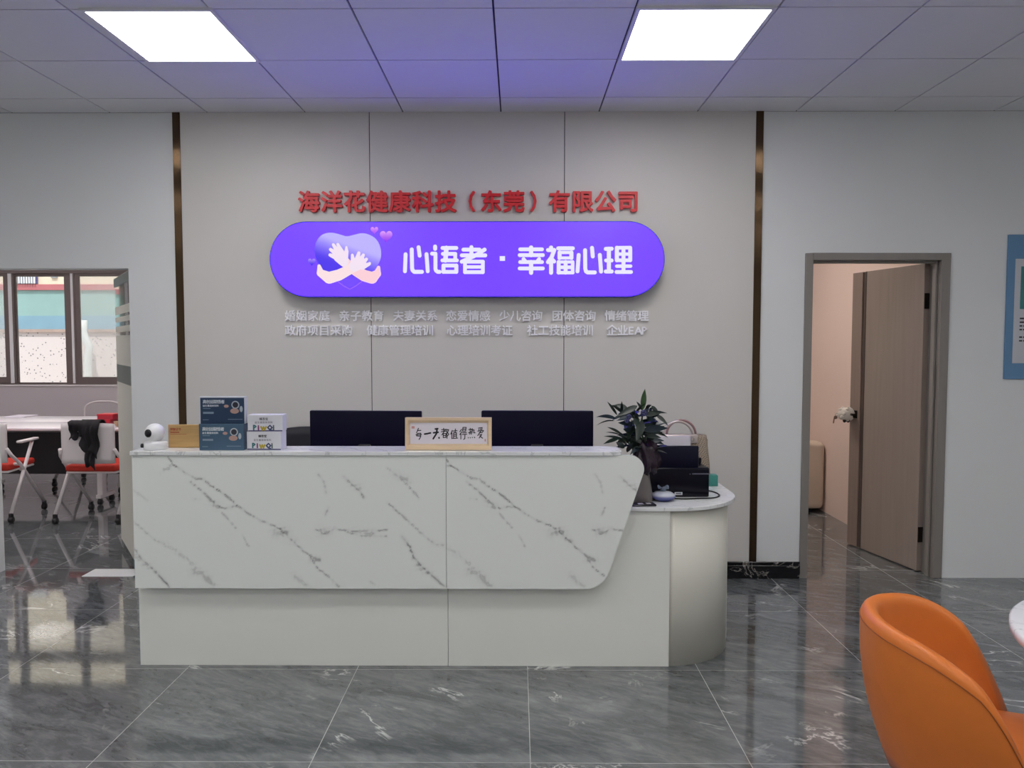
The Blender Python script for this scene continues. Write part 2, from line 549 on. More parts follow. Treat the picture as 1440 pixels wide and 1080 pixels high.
for i, (a, b_) in enumerate(LX):
    for j, (c, d) in enumerate(LY):
        if j == 0 and i in (1, 2):
            lab = 'glowing white square ceiling panel above the %s of the purple sign' % ('left end' if i == 1 else 'right end')
        else:
            lab = 'white square ceiling panel light, %s column, %s' % (names[i], rows[j])
        if j == 0 and i in (0, 3): continue
        ceiling_light(a, b_, c, d, lab)

for k, x in enumerate((-7.2, -5.0, -2.9)):
    ceiling_light(x - .3, x + .3, 5.5, 6.1, 'added unseen white light panel on the meeting room ceiling, %s from the left' % ordn[k], room_fill_m)
    ceiling_light(x - .3, x + .3, 6.75, 7.35, 'added unseen white light panel above the meeting table, %s from the left' % ordn[k], room_fill_m)
ceiling_light(.9, 1.5, 6.0, 6.6, 'added unseen warm light panel on the side room ceiling', warm_fill_m)

# sign wall with two doorways
OL, OR, OT = -3.385, -2.455, 1.968       # glass doorway
DL, DR, DT = 1.803, 2.700, 2.055         # timber doorway (outer edge of frame)
wb = MB()
wb.box(-9, OL, W, 5.0, 0, CZ); wb.box(OL, OR, W, 5.0, OT, CZ); wb.box(OR, DL, W, 5.0, 0, CZ)
wb.box(DL, DR, W, 5.0, DT, CZ); wb.box(DR, 5, W, 5.0, 0, CZ)
struct(wb.build('wall_back', paint))
PX = [(-2.103, -.9255), (-.9205, .2885), (.2935, 1.476)]
fp = MB()
for a, b_ in PX: fp.box(a, b_, W - .010, W, 0, CZ - .001)
fp.box(-2.103, 1.476, W - .003, W, 0, CZ - .001, 1)
struct(fp.build('wall_panel', [panel_m, gap_m], clean=False))
for k, (a, b_) in enumerate(((-2.150, -2.104), (1.477, 1.522))):
    o = MB().box(a, b_, W - .014, W, 0, CZ - .001).build('trim_%d' % (k + 1), bronze, loc=((a + b_) / 2, W, 0)); struct(o)
bb = MB()
for a, b_ in ((1.05, DL - .006),):
    bb.box(a, b_, W - .028, W - .0145, 0, .085); bb.box(a, b_, W - .024, W - .0145, .085, .108)
struct(bb.build('baseboard_back', skirt_m, bev=.003))
lw = MB(); lw.box(-5.0, -4.9, -4.1, W, 0, CZ); struct(lw.build('wall_left', paint))
struct(MB().box(4.6, 4.7, -4.1, W, 0, CZ).build('wall_right', paint))
struct(MB().box(-4.9, 4.6, -4.2, -4.1, 0, CZ).build('wall_front', paint))

# meeting room
YB = 9.2
WX0, WX1, WZ0, WZ1 = -7.6, -3.0, 1.0, 2.78
mw = MB()
mw.box(-9, WX0, YB, 9.4, 0, CZ); mw.box(WX1, -1.8, YB, 9.4, 0, CZ)
mw.box(WX0, WX1, YB, 9.4, 0, WZ0); mw.box(WX0, WX1, YB, 9.4, WZ1, CZ)
struct(mw.build('wall_meeting_back', paint_room))
struct(MB().box(-9, -8.9, 5.0, YB, 0, CZ).build('wall_meeting_left', paint_room))
struct(MB().box(-1.8, -1.7, 5.0, YB, 0, CZ).build('wall_meeting_right', paint_room))

wt = bpy.data.objects.new('window_1', None); COL.objects.link(wt); wt.location = (-5.3, YB + .1, WZ0); struct(wt)
m = MB()
y0, y1 = YB + .06, YB + .14
TZ = 2.33
m.box(WX0, WX1, y0, y1, WZ0, WZ0 + .012); m.box(WX0, WX1, y0, y1, WZ1 - .05, WZ1)
m.box(WX0, WX0 + .06, y0, y1, WZ0, WZ1); m.box(WX1 - .06, WX1, y0, y1, WZ0, WZ1)
m.box(WX0, WX1, y0 - .02, y1, TZ, TZ + .10)
for xm in (-6.09, -5.335, -4.55, -3.78, -6.85):
    m.box(xm - .035, xm + .035, y0, y1, TZ + .1, WZ1 - .05)
m.build('window_frame', alu_m, wt)
# sliding sashes: (left, right, pane glass, bottom rail)
for a, b_, g, rail, dy in ((-6.86, -6.125, glass_hazy, .075, .0), (-6.056, -5.44, glass_clear, .008, .03), (-5.312, -4.66, glass_hazy, .075, .0), (-4.6, -3.9, glass_clear, .06, .03), (-3.85, -3.1, glass_hazy, .06, 0), (-7.5, -6.92, glass_clear, .06, .03)):
    s = MB(); st = .05 if rail > .07 else .008 if rail < .01 else .03
    ya, yb = y0 + .004 + dy, y0 + .032 + dy
    s.box(a, a + st, ya, yb, WZ0 + .012, TZ); s.box(b_ - st, b_, ya, yb, WZ0 + .012, TZ)
    s.box(a + st, b_ - st, ya, yb, WZ0 + .012, WZ0 + .012 + rail); s.box(a + st, b_ - st, ya, yb, TZ - .035, TZ)
    so_ = s.build('sash', alu_m, wt)
    MB().box(a + st, b_ - st, ya + .011, ya + .016, WZ0 + .012 + rail, TZ - .035).build('pane', g, so_)
m = MB()
for a, b_ in ((-6.115, -6.072), (-5.362, -5.334)): m.box(a, b_, y0 - .005, y1, WZ0 + .012, TZ)
m.build('window_seal', white_plastic, wt)
m = MB()
for a, b_ in ((-5.44, -5.364), (-5.332, -5.313), (-6.071, -6.057), (-6.124, -6.116)): m.box(a, b_, y0, y1, WZ0 + .012, TZ)
m.build('mullion', alu_m, wt)
MB().box(WX0, WX1, YB - .015, y0, WZ0 - .02, WZ0).build('window_sill', mat('white sill', (230, 225, 225), .4), wt)
for xa, xb in ((-6.055, -5.37), (-5.30, -4.585), (-6.815, -6.125), (-4.515, -3.815), (-3.745, -3.06)):
    MB().box(xa, xb, y0 + .03, y0 + .035, TZ + .1, WZ1 - .05).build('pane', glass_clear, wt)

# side room behind the timber door
SX = 2.722
struct(MB().box(SX, SX + .1, 5.0, 8.6, 0, CZ).build('wall_side_room_right', paint_warm))
sr = MB()
sr.box(-1.7, 0.1, 8.6, 8.7, 0, CZ); sr.box(2.1, SX + .1, 8.6, 8.7, 0, CZ)
sr.box(.1, 2.1, 8.6, 8.7, 0, .9); sr.box(.1, 2.1, 8.6, 8.7, 2.5, CZ)
struct(sr.build('wall_side_room_back', paint_warm))
wt2 = bpy.data.objects.new('window_2', None); COL.objects.link(wt2); wt2.location = (1.1, 8.65, .9); struct(wt2)
m = MB()
for a in ((.1, 2.1, .9, .95), (.1, 2.1, 2.45, 2.5), (.1, .15, .95, 2.45), (2.05, 2.1, .95, 2.45), (1.07, 1.13, .95, 2.45)):
    m.box(a[0], a[1], 8.62, 8.68, a[2], a[3])
m.build('window_frame', alu_m, wt2)
MB().box(.15, 2.05, 8.645, 8.65, .95, 2.45).build('pane', glass_clear, wt2)

# outside
struct(MB().box(-30, 20, 9.41, 30, -.4, -.05).build('ground_outside', mottled('pale concrete', (190, 186, 178), .8, .06, 1)))

# ------------------------------------------------------------------ timber door
d1 = bpy.data.objects.new('door_1', None); COL.objects.link(d1); d1.location = ((DL + DR) / 2, W, 0); struct(d1)
JL, JR, JT = 1.848, 2.648, 2.015
m = MB()
for (a, b_, c, d) in ((DL - .004, JL, 0, DT + .004), (JR, DR + .004, 0, DT + .004), (JL, JR, JT, DT + .004)):
    m.box(a, b_, W - .012, 5.012, c, d)
m.box(JL, JL + .014, 4.91, 4.955, 0, JT); m.box(JR - .014, JR, 4.91, 4.955, 0, JT); m.box(JL + .014, JR - .014, 4.91, 4.955, JT - .014, JT)
m.build('door_frame', frame_m, d1, bev=.003)
HX, HY = 2.632, 5.000
LL = .73
rr = 469 / 1085
# opening angle chosen so the free edge stands where the photo shows it
ang = math.radians(12.2)
ML = Matrix.Translation((HX, HY, .008)) @ Matrix.Rotation(PI / 2 + ang, 4, 'Z')     # local x runs along the leaf, local y is to the leaf's left
# local +y faces -x (towards the camera side)
DH = 2.0
def leaf_box(mb, u0, u1, v0, v1, z0, z1, mi=0): mb.box(u0, u1, v0, v1, z0, z1, mi, ML)
m = MB(); leaf_box(m, 0.006, LL - .150, -.02, .02, 0, DH); leaf_box(m, LL - .150, LL - .112, -.02, .012, 0, DH, 1)
leaf_box(m, LL - .112, LL, -.02, .02, 0, DH, 2)
leaf = m.build('door_leaf', [door_m, mat('dark door groove', (88, 74, 68), .45), door_edge_m], d1, bev=.002)
m = MB(); leaf_box(m, LL - .158, LL - .152, .0195, .0215, 0, DH)
m.build('groove', mat('dark line', (58, 48, 44), .5), leaf)
hz = .97
m = MB()
leaf_box(m, LL - .085, LL - .045, .02, .026, hz - .028, hz + .028)
m.tube([ML @ Vector((LL - .065, .024, hz)), ML @ Vector((LL - .065, .065, hz)), ML @ Vector((LL - .13, .068, hz))], .009, 8)
m.build('door_handle', mat('dark handle metal', (44, 38, 34), .3, .8), leaf)
for z in (.24, 1.76):
    m = MB(); leaf_box(m, .0, .006, -.017, .017, z - .05, z + .05)
    m.tube([ML @ Vector((-.003, -.024, z - .05)), ML @ Vector((-.003, -.024, z + .05))], .006, 8)
    m.build('hinge', mat('dark hinge', (50, 44, 42), .35, .8), leaf)

# plush charm and key hanging at the handle
kp = ML @ Vector((LL - .030, .075, hz))
pl = thing('key_charm', 'white fluffy key charm with small keys hanging on the brown door handle', 'keychain', kp)
rnd = random.Random(3)
m = MB()
m.sphere(kp, .046, 18, sc=(1.25, 1, 1), jit=.05, rnd=rnd)
for k in range(26):
    a = rnd.uniform(0, 2 * PI); e = rnd.uniform(-1.3, 1.3)
    m.sphere(kp + Vector((0.044 * 1.25 * math.cos(a) * math.cos(e), .044 * math.sin(a) * math.cos(e), .044 * math.sin(e))), .013, 8)
m.build('plush_ball', mottled('white plush', (232, 222, 210), .9, .05, 90, .6), pl)
m = MB()
for dx in (-.012, .014): m.sphere(kp + Vector((dx, -.01, -.050)), .013, 10)
m.sphere(kp + Vector((.048, -.01, -.012)), .017, 10)
m.build('plush_feet', mat('dark plush', (40, 32, 28), .9), pl)
m = MB()
ring = [kp + Vector((-.066 + .010 * math.cos(a), 0, -.006 + .010 * math.sin(a))) for a in [2 * PI * k / 14 for k in range(14)]]
m.tube(ring, .0016, 6, closed=True)
m.build('key_ring', steel, pl)
m = MB()
m.lathe([(.0, -.0012), (.013, -.0012), (.013, .0012), (.0, .0012)], kp + Vector((-.074, 0, -.026)), 14, M=Matrix.Rotation(PI / 2, 4, 'X'))
m.box(-.082, -.074, -.001, .001, -.082, -.030, M=Matrix.Translation(kp) @ Matrix.Rotation(.15, 4, 'Y'))
m.build('key', mat('brass key', (140, 112, 100), .35, .7), pl)

# ------------------------------------------------------------------ glass door leaf
d2 = bpy.data.objects.new('door_2', None); COL.objects.link(d2); d2.location = (OR - .012, 4.93, 0); struct(d2)
th = math.radians(33.5)
MG = Matrix.Translation((OR - .012, 4.93, 0)) @ Matrix.Rotation(PI / 2 + th, 4, 'Z')
GLN = .82; GH = 1.955
m = MB(); m.box(0, GLN, -.006, .006, .012, GH, 0, MG); m.build('glass_leaf', glass_door, d2)
m = MB()
for a, b_ in ((1.70, 1.755), (1.645, 1.68), (1.575, 1.615), (1.0 + .345, 1.55)): m.box(.0, GLN, -.0085, -.0065, a, b_, 0, MG); m.box(.0, GLN, .0065, .0085, a, b_, 0, MG)
m.box(0, GLN, .0065, .0085, .06, 1.22, 0, MG); m.box(0, GLN, -.0085, -.0065, .06, 1.22, 0, MG)
m.build('frosted_film', film_m, d2)
m = MB(); m.box(0, GLN, .0065, .0085, 1.22, 1.345, 0, MG); m.box(0, GLN, -.0085, -.0065, 1.22, 1.345, 0, MG); m.build('frosted_band', film_dark, d2)
teal = mat('dark teal fitting', (38, 92, 96), .3, .4)
m = MB(); m.box(-.002, .16, -.014, .014, .010, .062, 0, MG); m.build('patch_fitting', teal, d2, bev=.004)
m = MB(); m.box(-.002, GLN, -.014, .014, GH - .055, GH + .006, 0, MG); m.build('top_rail', teal, d2, bev=.004)
fs = MB().box(-2.80, -2.47, 4.86, 5.02, 0, .004).build('floor_plate', mat('white floor plate', (235, 235, 235), .3), loc=(-2.63, 4.94, 0), bev=.002)
tag(fs, 'thin white plate on the floor at the foot of the glass door', 'floor plate')

# ------------------------------------------------------------------ building across the yard
BY = 13.0
def zy(py, Y=BY): return at(60, py, Y).z
bt = thing('building', 'pale building with turquoise and blue bands seen through the meeting room window', 'building', (-7, BY + 1, -.05))
terr = mat('speckled terrazzo render', (220, 206, 202), .8)
_p = objco(terr)
_v = nd(terr, 'ShaderNodeTexVoronoi'); _v.inputs['Scale'].default_value = 17; ln(terr, _p, _v.inputs['Vector'])
ln(terr, mixc(terr, ramp(terr, _v.outputs['Distance'], [(.16, 1.0), (.24, 0.0)]), (224, 208, 206), (120, 116, 118)), bsdf(terr).inputs['Base Color'])
bands = [(-.05, zy(467), terr, .0, 'lower_wall'), (zy(467), zy(463), mottled('brown ledge', (176, 150, 140), .8, .2, 5), -.05, 'ledge'), (zy(463), zy(444), mottled('blue paint', (132, 166, 184), .8, .06, 4), 0, 'blue_band'),
         (zy(444), zy(408), mottled('turquoise paint', (148, 178, 174), .8, .07, 4), 0, 'turquoise_band'), (zy(408), zy(400), mottled('coral paint', (192, 110, 114), .8, .05, 4), -.04, 'coral_band'), (zy(400), 6.0, mottled('cream tile wall', (240, 220, 196), .8, .04, 5), 0, 'upper_wall')]
for a, b_, mm, dy, nm in bands:
    MB().box(-18, 2, BY + dy, BY + 2, a, b_).build(nm, mm, bt)
p0, p1 = at(22, 399, BY), at(53, 372, BY)
wf = MB().box(p0.x, p1.x, BY - .03, BY - .002, p0.z, p1.z).build('window', mat('dim blue window', (104, 100, 150), .3), bt)
m = MB()
for k in range(9):
    x = p0.x + (p1.x - p0.x) * (k + .5) / 9
    m.box(x - .012, x + .012, BY - .08, BY - .06, p0.z, p1.z)
m.build('window_bars', white_plastic, wf)
p0, p1 = at(73, 391, BY), at(81, 376, BY)
MB().box(p0.x, p1.x, BY - .03, BY - .002, p0.z, p1.z).build('window', mat('grey window', (150, 150, 150), .3), bt)
q = [at(117, 450, 12.6), at(117, 466, 12.6), at(120, 476, 12.6), at(126, 487, 12.6), at(124, 500, 12.6), at(124, 545, 12.6)]
q.append(Vector((q[-1].x, 12.6, -.05)))
o = MB().tube(q, .06, 10).build('drain_pipe', white_plastic, loc=(q[-1].x, 12.6, -.05))
tag(o, 'white bent drain pipe standing outside the right window pane', 'pipe')

# ================================================================== SIGN WALL LETTERING
# purple lightbox
SY = 4.765
sx0, sx1 = at(379, 365, SY).x, at(935, 365, SY).x
sz0, sz1 = at(650, 418, SY).z, at(650, 311, SY).z
sg = thing('lightbox_sign', 'glowing purple pill-shaped lightbox sign with a hugged heart and white characters', 'sign', ((sx0 + sx1) / 2, W - .011, (sz0 + sz1) / 2))
R = (sz1 - sz0) / 2 - .0005
pill = rpoly([(sx0, sz0), (sx1, sz0), (sx1, sz1), (sx0, sz1)], R, 16)
inner = rpoly([(sx0 + .006, sz0 + .006), (sx1 - .006, sz0 + .006), (sx1 - .006, sz1 - .006), (sx0 + .006, sz1 - .006)], R - .006, 16)
MB().prism(pill, 'y', SY + .004, W - .0105, smooth_side=False).build('casing', mat('sign casing', (70, 62, 110), .35), sg)
purple_m = mat('purple lit acrylic', (20, 12, 60), .3, emit=(.18, .055, 5.0), es=SIGN_LIGHT)
MB().prism(inner, 'y', SY, SY + .006).build('face_panel', purple_m, sg)
lit_white = mat('white lit print', (20, 20, 24), .4, emit=(.80, .78, 1.0), es=SIGN_LIGHT)
def emat(name, rgb): return mat(name, (20, 20, 24), .5, emit=lin(rgb), es=SIGN_LIGHT)
SPX = SY - .002
def sp(x, y): p = at(x, y, SPX); return (p.x, p.z)
SC = 1 / F * SPX      # metres per photo pixel on the sign face
def strokes(mb, lst, ox, oy, k, Y=SPX, mi=0, extra=1.0):
    for pts, wd in lst:
        mb.strip([sp(ox + x / k, oy + y / k) for x, y in pts], wd / k * SC * extra, Y, mi)
xin = [([(115, 250), (105, 515)], 60), ([(210, 175), (216, 470), (224, 500), (250, 524), (370, 524)], 62), ([(317, 140), (334, 272)], 60), ([(440, 248), (460, 515)], 60)]
yu = [([(575, 130), (575, 165)], 62), ([(527, 240), (580, 240)], 60), ([(580, 240), (580, 480), (590, 505), (615, 524), (645, 524)], 60),
      ([(690, 152), (905, 152)], 60), ([(750, 152), (735, 345)], 72), ([(695, 243), (890, 243)], 58), ([(888, 243), (888, 340)], 58), ([(688, 345), (915, 345)], 58),
      ([(705, 425), (905, 425)], 58), ([(705, 524), (905, 524)], 58), ([(705, 425), (705, 524)], 62), ([(905, 425), (905, 524)], 62)]
zhe = [([(1140, 140), (1140, 265)], 62), ([(1015, 178), (1265, 178)], 60), ([(990, 267), (1357, 267)], 60), ([(1345, 178), (1200, 270), (990, 365)], 62), ([(1040, 365), (1320, 365)], 58), ([(1040, 365), (1040, 530)], 58), ([(1318, 365), (1318, 530)], 58),
       ([(1040, 447), (1318, 447)], 52), ([(1040, 528), (1318, 528)], 58)]
def dotted(l): return l
K1 = 1440 / 130
def lit_char(lst, ox, k):
    m = MB(); strokes(m, lst, ox, 335, k); m.build('lit_character', lit_white, sg, clean=False)
for l in (xin, yu, zhe): lit_char(l, 560, K1)
K2 = 8.0
xing = [([(215, 105), (215, 190)], 48), ([(92, 125), (338, 125)], 42), ([(86, 190), (348, 190)], 42), ([(130, 235), (150, 262)], 44), ([(305, 235), (285, 262)], 44), ([(92, 268), (338, 268)], 42), ([(86, 340), (348, 340)], 42), ([(215, 268), (215, 388)], 48)]
fu = [([(440, 105), (440, 130)], 46), ([(405, 133), (475, 133)], 44), ([(475, 133), (445, 215), (405, 268)], 46), ([(440, 225), (440, 388)], 46), ([(440, 225), (475, 262)], 42),
      ([(520, 114), (685, 114)], 44), ([(530, 160), (672, 160)], 36), ([(530, 222), (672, 222)], 34), ([(535, 160), (535, 222)], 46), ([(668, 160), (668, 222)], 46),
      ([(520, 267), (685, 267)], 34), ([(520, 387), (685, 387)], 38), ([(525, 267), (525, 387)], 44), ([(682, 267), (682, 387)], 40), ([(603, 267), (603, 387)], 44), ([(525, 327), (682, 327)], 40)]
xin2 = [([(750, 188), (737, 372)], 44), ([(822, 135), (824, 340), (832, 372), (850, 385), (932, 385)], 44), ([(900, 108), (909, 205)], 44), ([(988, 188), (1002, 375)], 44)]
li = [([(1055, 120), (1122, 118)], 44), ([(1058, 250), (1122, 250)], 42), ([(1055, 374), (1122, 374)], 44), ([(1090, 118), (1090, 374)], 46),
      ([(1178, 108), (1330, 106)], 40), ([(1180, 178), (1330, 178)], 36), ([(1180, 248), (1330, 248)], 40), ([(1180, 108), (1180, 248)], 46), ([(1330, 108), (1330, 248)], 44), ([(1254, 108), (1254, 380)], 44),
      ([(1178, 314), (1335, 314)], 38), ([(1175, 380), (1340, 380)], 42)]
for l in (xing, fu, xin2, li): lit_char(l, 720, K2)
p = sp(706.5, 363.5)
MB().flat([(p[0] - .0165, p[1] - .0145), (p[0] + .0165, p[1] - .0145), (p[0] + .0165, p[1] + .0145), (p[0] - .0165, p[1] + .0145)], SPX).build('lit_dot', lit_white, sg, clean=False)

# heart emblem printed on the face; graded print colours in a colour attribute
def printed(name, outline_px, colfn, Y, parent, matname='lit print', rings=7):
    """star-shaped outline, filled with rings; colfn(px,py)->sRGB"""
    n = len(outline_px)
    cx = sum(p[0] for p in outline_px) / n; cy = sum(p[1] for p in outline_px) / n
    pts = [(cx, cy)]
    for r in range(1, rings + 1):
        pts += [(cx + (x - cx) * r / rings, cy + (y - cy) * r / rings) for x, y in outline_px]
    fs = [(0, 1 + i, 1 + (i + 1) % n) for i in range(n)]
    for r in range(rings - 1):
        a = 1 + r * n
        fs += [(a + i, a + (i + 1) % n, a + n + (i + 1) % n, a + n + i) for i in range(n)]
    o = MB().add([(sp(*p)[0], Y, sp(*p)[1]) for p in pts], fs).build(name, lit_print, parent, clean=False)
    at_ = o.data.color_attributes.new('print', 'FLOAT_COLOR', 'POINT')
    for i, p in enumerate(pts): at_.data[i].color = (*lin(colfn(*p)), 1)
    return o
lit_print = mat('lit print', (20, 20, 24), .4, emit=(1, 1, 1), es=SIGN_LIGHT)
_a = nd(lit_print, 'ShaderNodeAttribute', attribute_name='print')
ln(lit_print, _a.outputs['Color'], bsdf(lit_print).inputs['Emission Color'])
def mixp(a, b_, t):
    t = max(0, min(1, t)); return tuple(x + (y - x) * t for x, y in zip(a, b_))
def smooth(pts, it=2, closed=True):
    for _ in range(it):
        o = []
        n = len(pts)
        for i in range(n if closed else n - 1):
            a, c = pts[i], pts[(i + 1) % n]
            o += [(a[0] * .75 + c[0] * .25, a[1] * .75 + c[1] * .25), (a[0] * .25 + c[0] * .75, a[1] * .25 + c[1] * .75)]
        pts = o
    return pts
KH = 1440 / 140
def hp(l): return [(425 + x / KH, 310 + y / KH) for x, y in l]
heart = smooth(hp([(645, 235), (560, 205), (420, 170), (290, 195), (205, 290), (170, 420), (200, 560), (270, 690), (380, 770), (520, 860), (690, 1000), (860, 860), (1000, 760), (1090, 660), (1145, 540), (1140, 400), (1080, 270), (970, 200), (860, 180), (740, 210)]), 2)
def hc(x, y):
    u = (x - 425) * KH; v = (y - 310) * KH
    t = (v - 330) / 330 + (600 - u) / 900
    c = mixp((186, 176, 255), (70, 40, 235), t)
    if v > 760: c = mixp(c, (112, 66, 250), (v - 760) / 60)
    return c
em = printed('heart_emblem', heart, hc, SPX - .0004, sg, rings=10)
def arm(name, center_line, widths, col, Y):
    m = MB()
    for i in range(len(center_line) - 1): m.strip([sp(*p) for p in hp(center_line[i:i + 2])], [w_ / KH * SC for w_ in widths[i:i + 2]], Y)
    return m
skin = emat('lit skin print', (246, 222, 226)); skin2 = emat('lit pink skin print', (248, 206, 214)); skin3 = emat('lit pale skin print', (240, 224, 240))
m = arm('a', [(1105, 680), (1085, 770), (1010, 830), (900, 800), (780, 730), (660, 640), (560, 560)], [60, 120, 175, 165, 150, 135, 130], None, SPX)
a1 = arm('arm', [(1105, 680), (1085, 770), (1010, 830), (900, 800), (780, 730), (660, 640), (580, 570)], [50, 115, 170, 165, 150, 140, 150], None, SPX - .0008)
a1.build('hugging_arm', skin2, em, clean=False)
m = MB()
def fingers(lst, Y):
    for pts, wds in lst:
        for i in range(len(pts) - 1): m.strip([sp(*p) for p in hp(pts[i:i + 2])], [w_ / KH * SC for w_ in wds[i:i + 2]], Y)
fingers([([(600, 590), (530, 520)], [150, 165]), ([(480, 530), (405, 500)], [70, 50]), ([(490, 480), (410, 420)], [75, 46]), ([(520, 460), (450, 350)], [80, 42]), ([(570, 460), (515, 345)], [80, 40]), ([(620, 540), (640, 450), (640, 385)], [90, 60, 30])], SPX - .0010)
m.build('hand', skin3, em, clean=False)
a2 = arm('arm', [(245, 660), (265, 760), (390, 830), (530, 790), (680, 715), (760, 660)], [50, 110, 170, 160, 140, 150], None, SPX - .0012)
a2.build('hugging_arm', skin, em, clean=False)
m = MB()
fingers([([(760, 660), (840, 610)], [160, 170]), ([(740, 620), (725, 500)], [80, 40]), ([(790, 580), (820, 470)], [80, 46]), ([(840, 580), (885, 500)], [80, 44]), ([(870, 620), (930, 560)], [80, 44]), ([(870, 670), (970, 630), (975, 620)], [90, 46, 40])], SPX - .0014)
m.build('hand', skin3, em, clean=False)
m = MB(); m.strip([sp(*p) for p in hp([(520, 890), (600, 950), (690, 995)])], .004, SPX - .0006); m.strip([sp(*p) for p in hp([(690, 995), (780, 945), (865, 880)])], .004, SPX - .0006)
m.build('heart_outline', emat('lit lilac line', (160, 110, 255)), em, clean=False)
def small_heart(cx, cy, s, ca, cb):
    pts = []
    for k in range(40):
        t = 2 * PI * k / 40
        x = 16 * math.sin(t) ** 3; y = 13 * math.cos(t) - 5 * math.cos(2 * t) - 2 * math.cos(3 * t) - math.cos(4 * t)
        pts.append((cx + x * s / 16, cy - y * s / 15))
    printed('small_heart', pts, lambda x, y: mixp(ca, cb, (y - cy + s) / (1.7 * s)), SPX - .0004, sg, rings=4)
small_heart(543, 332, 9, (236, 176, 250), (140, 50, 235)); small_heart(526.5, 323.5, 5.5, (224, 160, 250), (170, 80, 240)); small_heart(438.5, 368, 5.5, (190, 160, 255), (70, 40, 220))

# raised characters
red_m = mat('red acrylic letter', (214, 30, 40), .4)
ordw = ['first', 'second', 'third', 'fourth', 'fifth', 'sixth', 'seventh', 'eighth', 'ninth', 'tenth', 'eleventh', 'twelfth', 'thirteenth', 'fourteenth', 'fifteenth']
LYR = W - .010
x0 = at(419.5, 284, LYR).x; x1 = at(899, 284, LYR).x
pitch = (x1 - x0) / 15
for i, ch in enumerate(RED_TXT):
    cx = x0 + pitch * (i + .5); cz = at(650, 284, LYR).z
    m = MB()
    put_glyph(m, ch, .027, cx + (.0 if ch not in '（）' else (-.02 if ch == '（' else .02)), cz, .138 if ch not in '（）' else .128, LYR - .024, .024)
    what = 'bracket' if ch in '（）' else 'character'
    o = m.build('raised_letter', red_m, loc=(cx, LYR, cz), clean=False)
    tag(o, 'red raised %s %s, %s from the left above the purple sign' % (what, ch, ordw[i]), 'letter', 'red company name letters')
pale_m = mat('pale raised letter', (250, 249, 252), .4)
def small_row(words, spans, py, rowname, size):
    cnt = 0
    for wd, (a, b_) in zip(words, spans):
        xa, xb = at(a, py, LYR).x, at(b_, py, LYR).x
        cz = at(650, py, LYR).z
        advs = [.62 if c in 'EAP' else 1.0 for c in wd]; tot = sum(advs); u = 0
        for c, ad in zip(wd, advs):
            cx = xa + (xb - xa) * (u + ad / 2) / tot; u += ad
            m = MB()
            put_glyph(m, c, .017, cx, cz, size, LYR - .016, .016, adv=ad if c in 'EAP' else None)
            o = m.build('raised_letter', pale_m, loc=(cx, LYR, cz), clean=False)
            tag(o, 'small pale raised letter %s in the word %s, %s row under the sign' % (c, wd, rowname), 'letter', 'pale service letters under the sign')
small_row(ROW1, [(401, 465), (477, 541), (553, 616), (627, 690), (702, 763), (776, 838), (850, 912)], 444, 'upper', .070)
small_row(ROW2, [(401, 497), (516, 610), (628, 721), (741, 834), (853, 911)], 464.5, 'lower', .070)

# ================================================================== RECEPTION DESK
PY = 3.44
def dp(x, y): p = at(x, y, PY); return (p.x, p.z)
desk = thing('reception_desk', 'white reception desk with veined marble front and a rounded lower end', 'desk', (-.35, 3.8, 0))
pz1 = .9945; pz0 = .3865; pxl = -1.738; pxs = -.322
VE = [([(225, 110), (245, 140), (290, 170), (330, 192), (355, 193), (380, 215), (420, 240), (445, 258), (480, 290), (520, 318), (570, 347), (610, 362), (640, 378), (660, 400), (690, 425), (715, 450), (745, 472), (780, 493)], 2.0, .75),
      ([(745, 472), (775, 520), (815, 550), (855, 588)], 2.0, .6), ([(245, 140), (205, 165)], 4, .3), ([(310, 205), (345, 232), (380, 265), (400, 285), (430, 300), (480, 293)], 2.2, .65), ([(385, 275), (410, 295)], 7, .4),
      ([(425, 315), (450, 345), (475, 372)], 1.6, .5), ([(500, 400), (522, 440)], 1.6, .5), ([(100, 350), (140, 385), (180, 420), (215, 433)], 2, .5), ([(215, 433), (250, 455), (290, 480), (330, 520)], 4, .3),
      ([(320, 530), (355, 545), (390, 585)], 9, .45), ([(345, 540), (380, 580)], 3, .5), ([(98, 445), (130, 490), (160, 515), (190, 545), (230, 590)], 3.2, .75), ([(104, 470), (135, 505), (160, 518)], 5, .4),
      ([(780, 175), (800, 205), (808, 245)], 2.5, .35), ([(815, 300), (805, 325)], 3, .4), ([(875, 185), (905, 215), (930, 235), (945, 260)], 3.0, .55), ([(905, 212), (930, 225)], 7, .3),
      ([(1035, 155), (1070, 180), (1105, 212), (1150, 262)], 2.2, .45), ([(1060, 175), (1110, 200)], 8, .3), ([(770, 378), (800, 395), (840, 375), (870, 382), (910, 385), (950, 385), (1030, 380)], 2.2, .6), ([(790, 385), (815, 388)], 9, .4),
      ([(870, 382), (910, 395), (940, 402), (1030, 403)], 1.8, .5), ([(910, 388), (980, 394)], 7, .35), ([(1035, 280), (1090, 330), (1140, 375), (1175, 408)], 2.0, .55), ([(1175, 408), (1210, 434), (1240, 437)], 3, .35),
      ([(1088, 405), (1115, 440), (1130, 480), (1160, 515), (1200, 550), (1245, 590)], 3.2, .8), ([(1130, 482), (1150, 520), (1195, 545)], 4, .5), ([(690, 548), (735, 585)], 5, .35), ([(970, 570), (985, 580)], 2, .3),
      ([(100, 235), (150, 270)], 3, .25), ([(620, 390), (650, 382), (665, 400)], 9, .5), ([(755, 487), (782, 493)], 6, .5), ([(640, 395), (690, 425)], 6, .3), ([(320, 265), (345, 268)], 2, .3)]
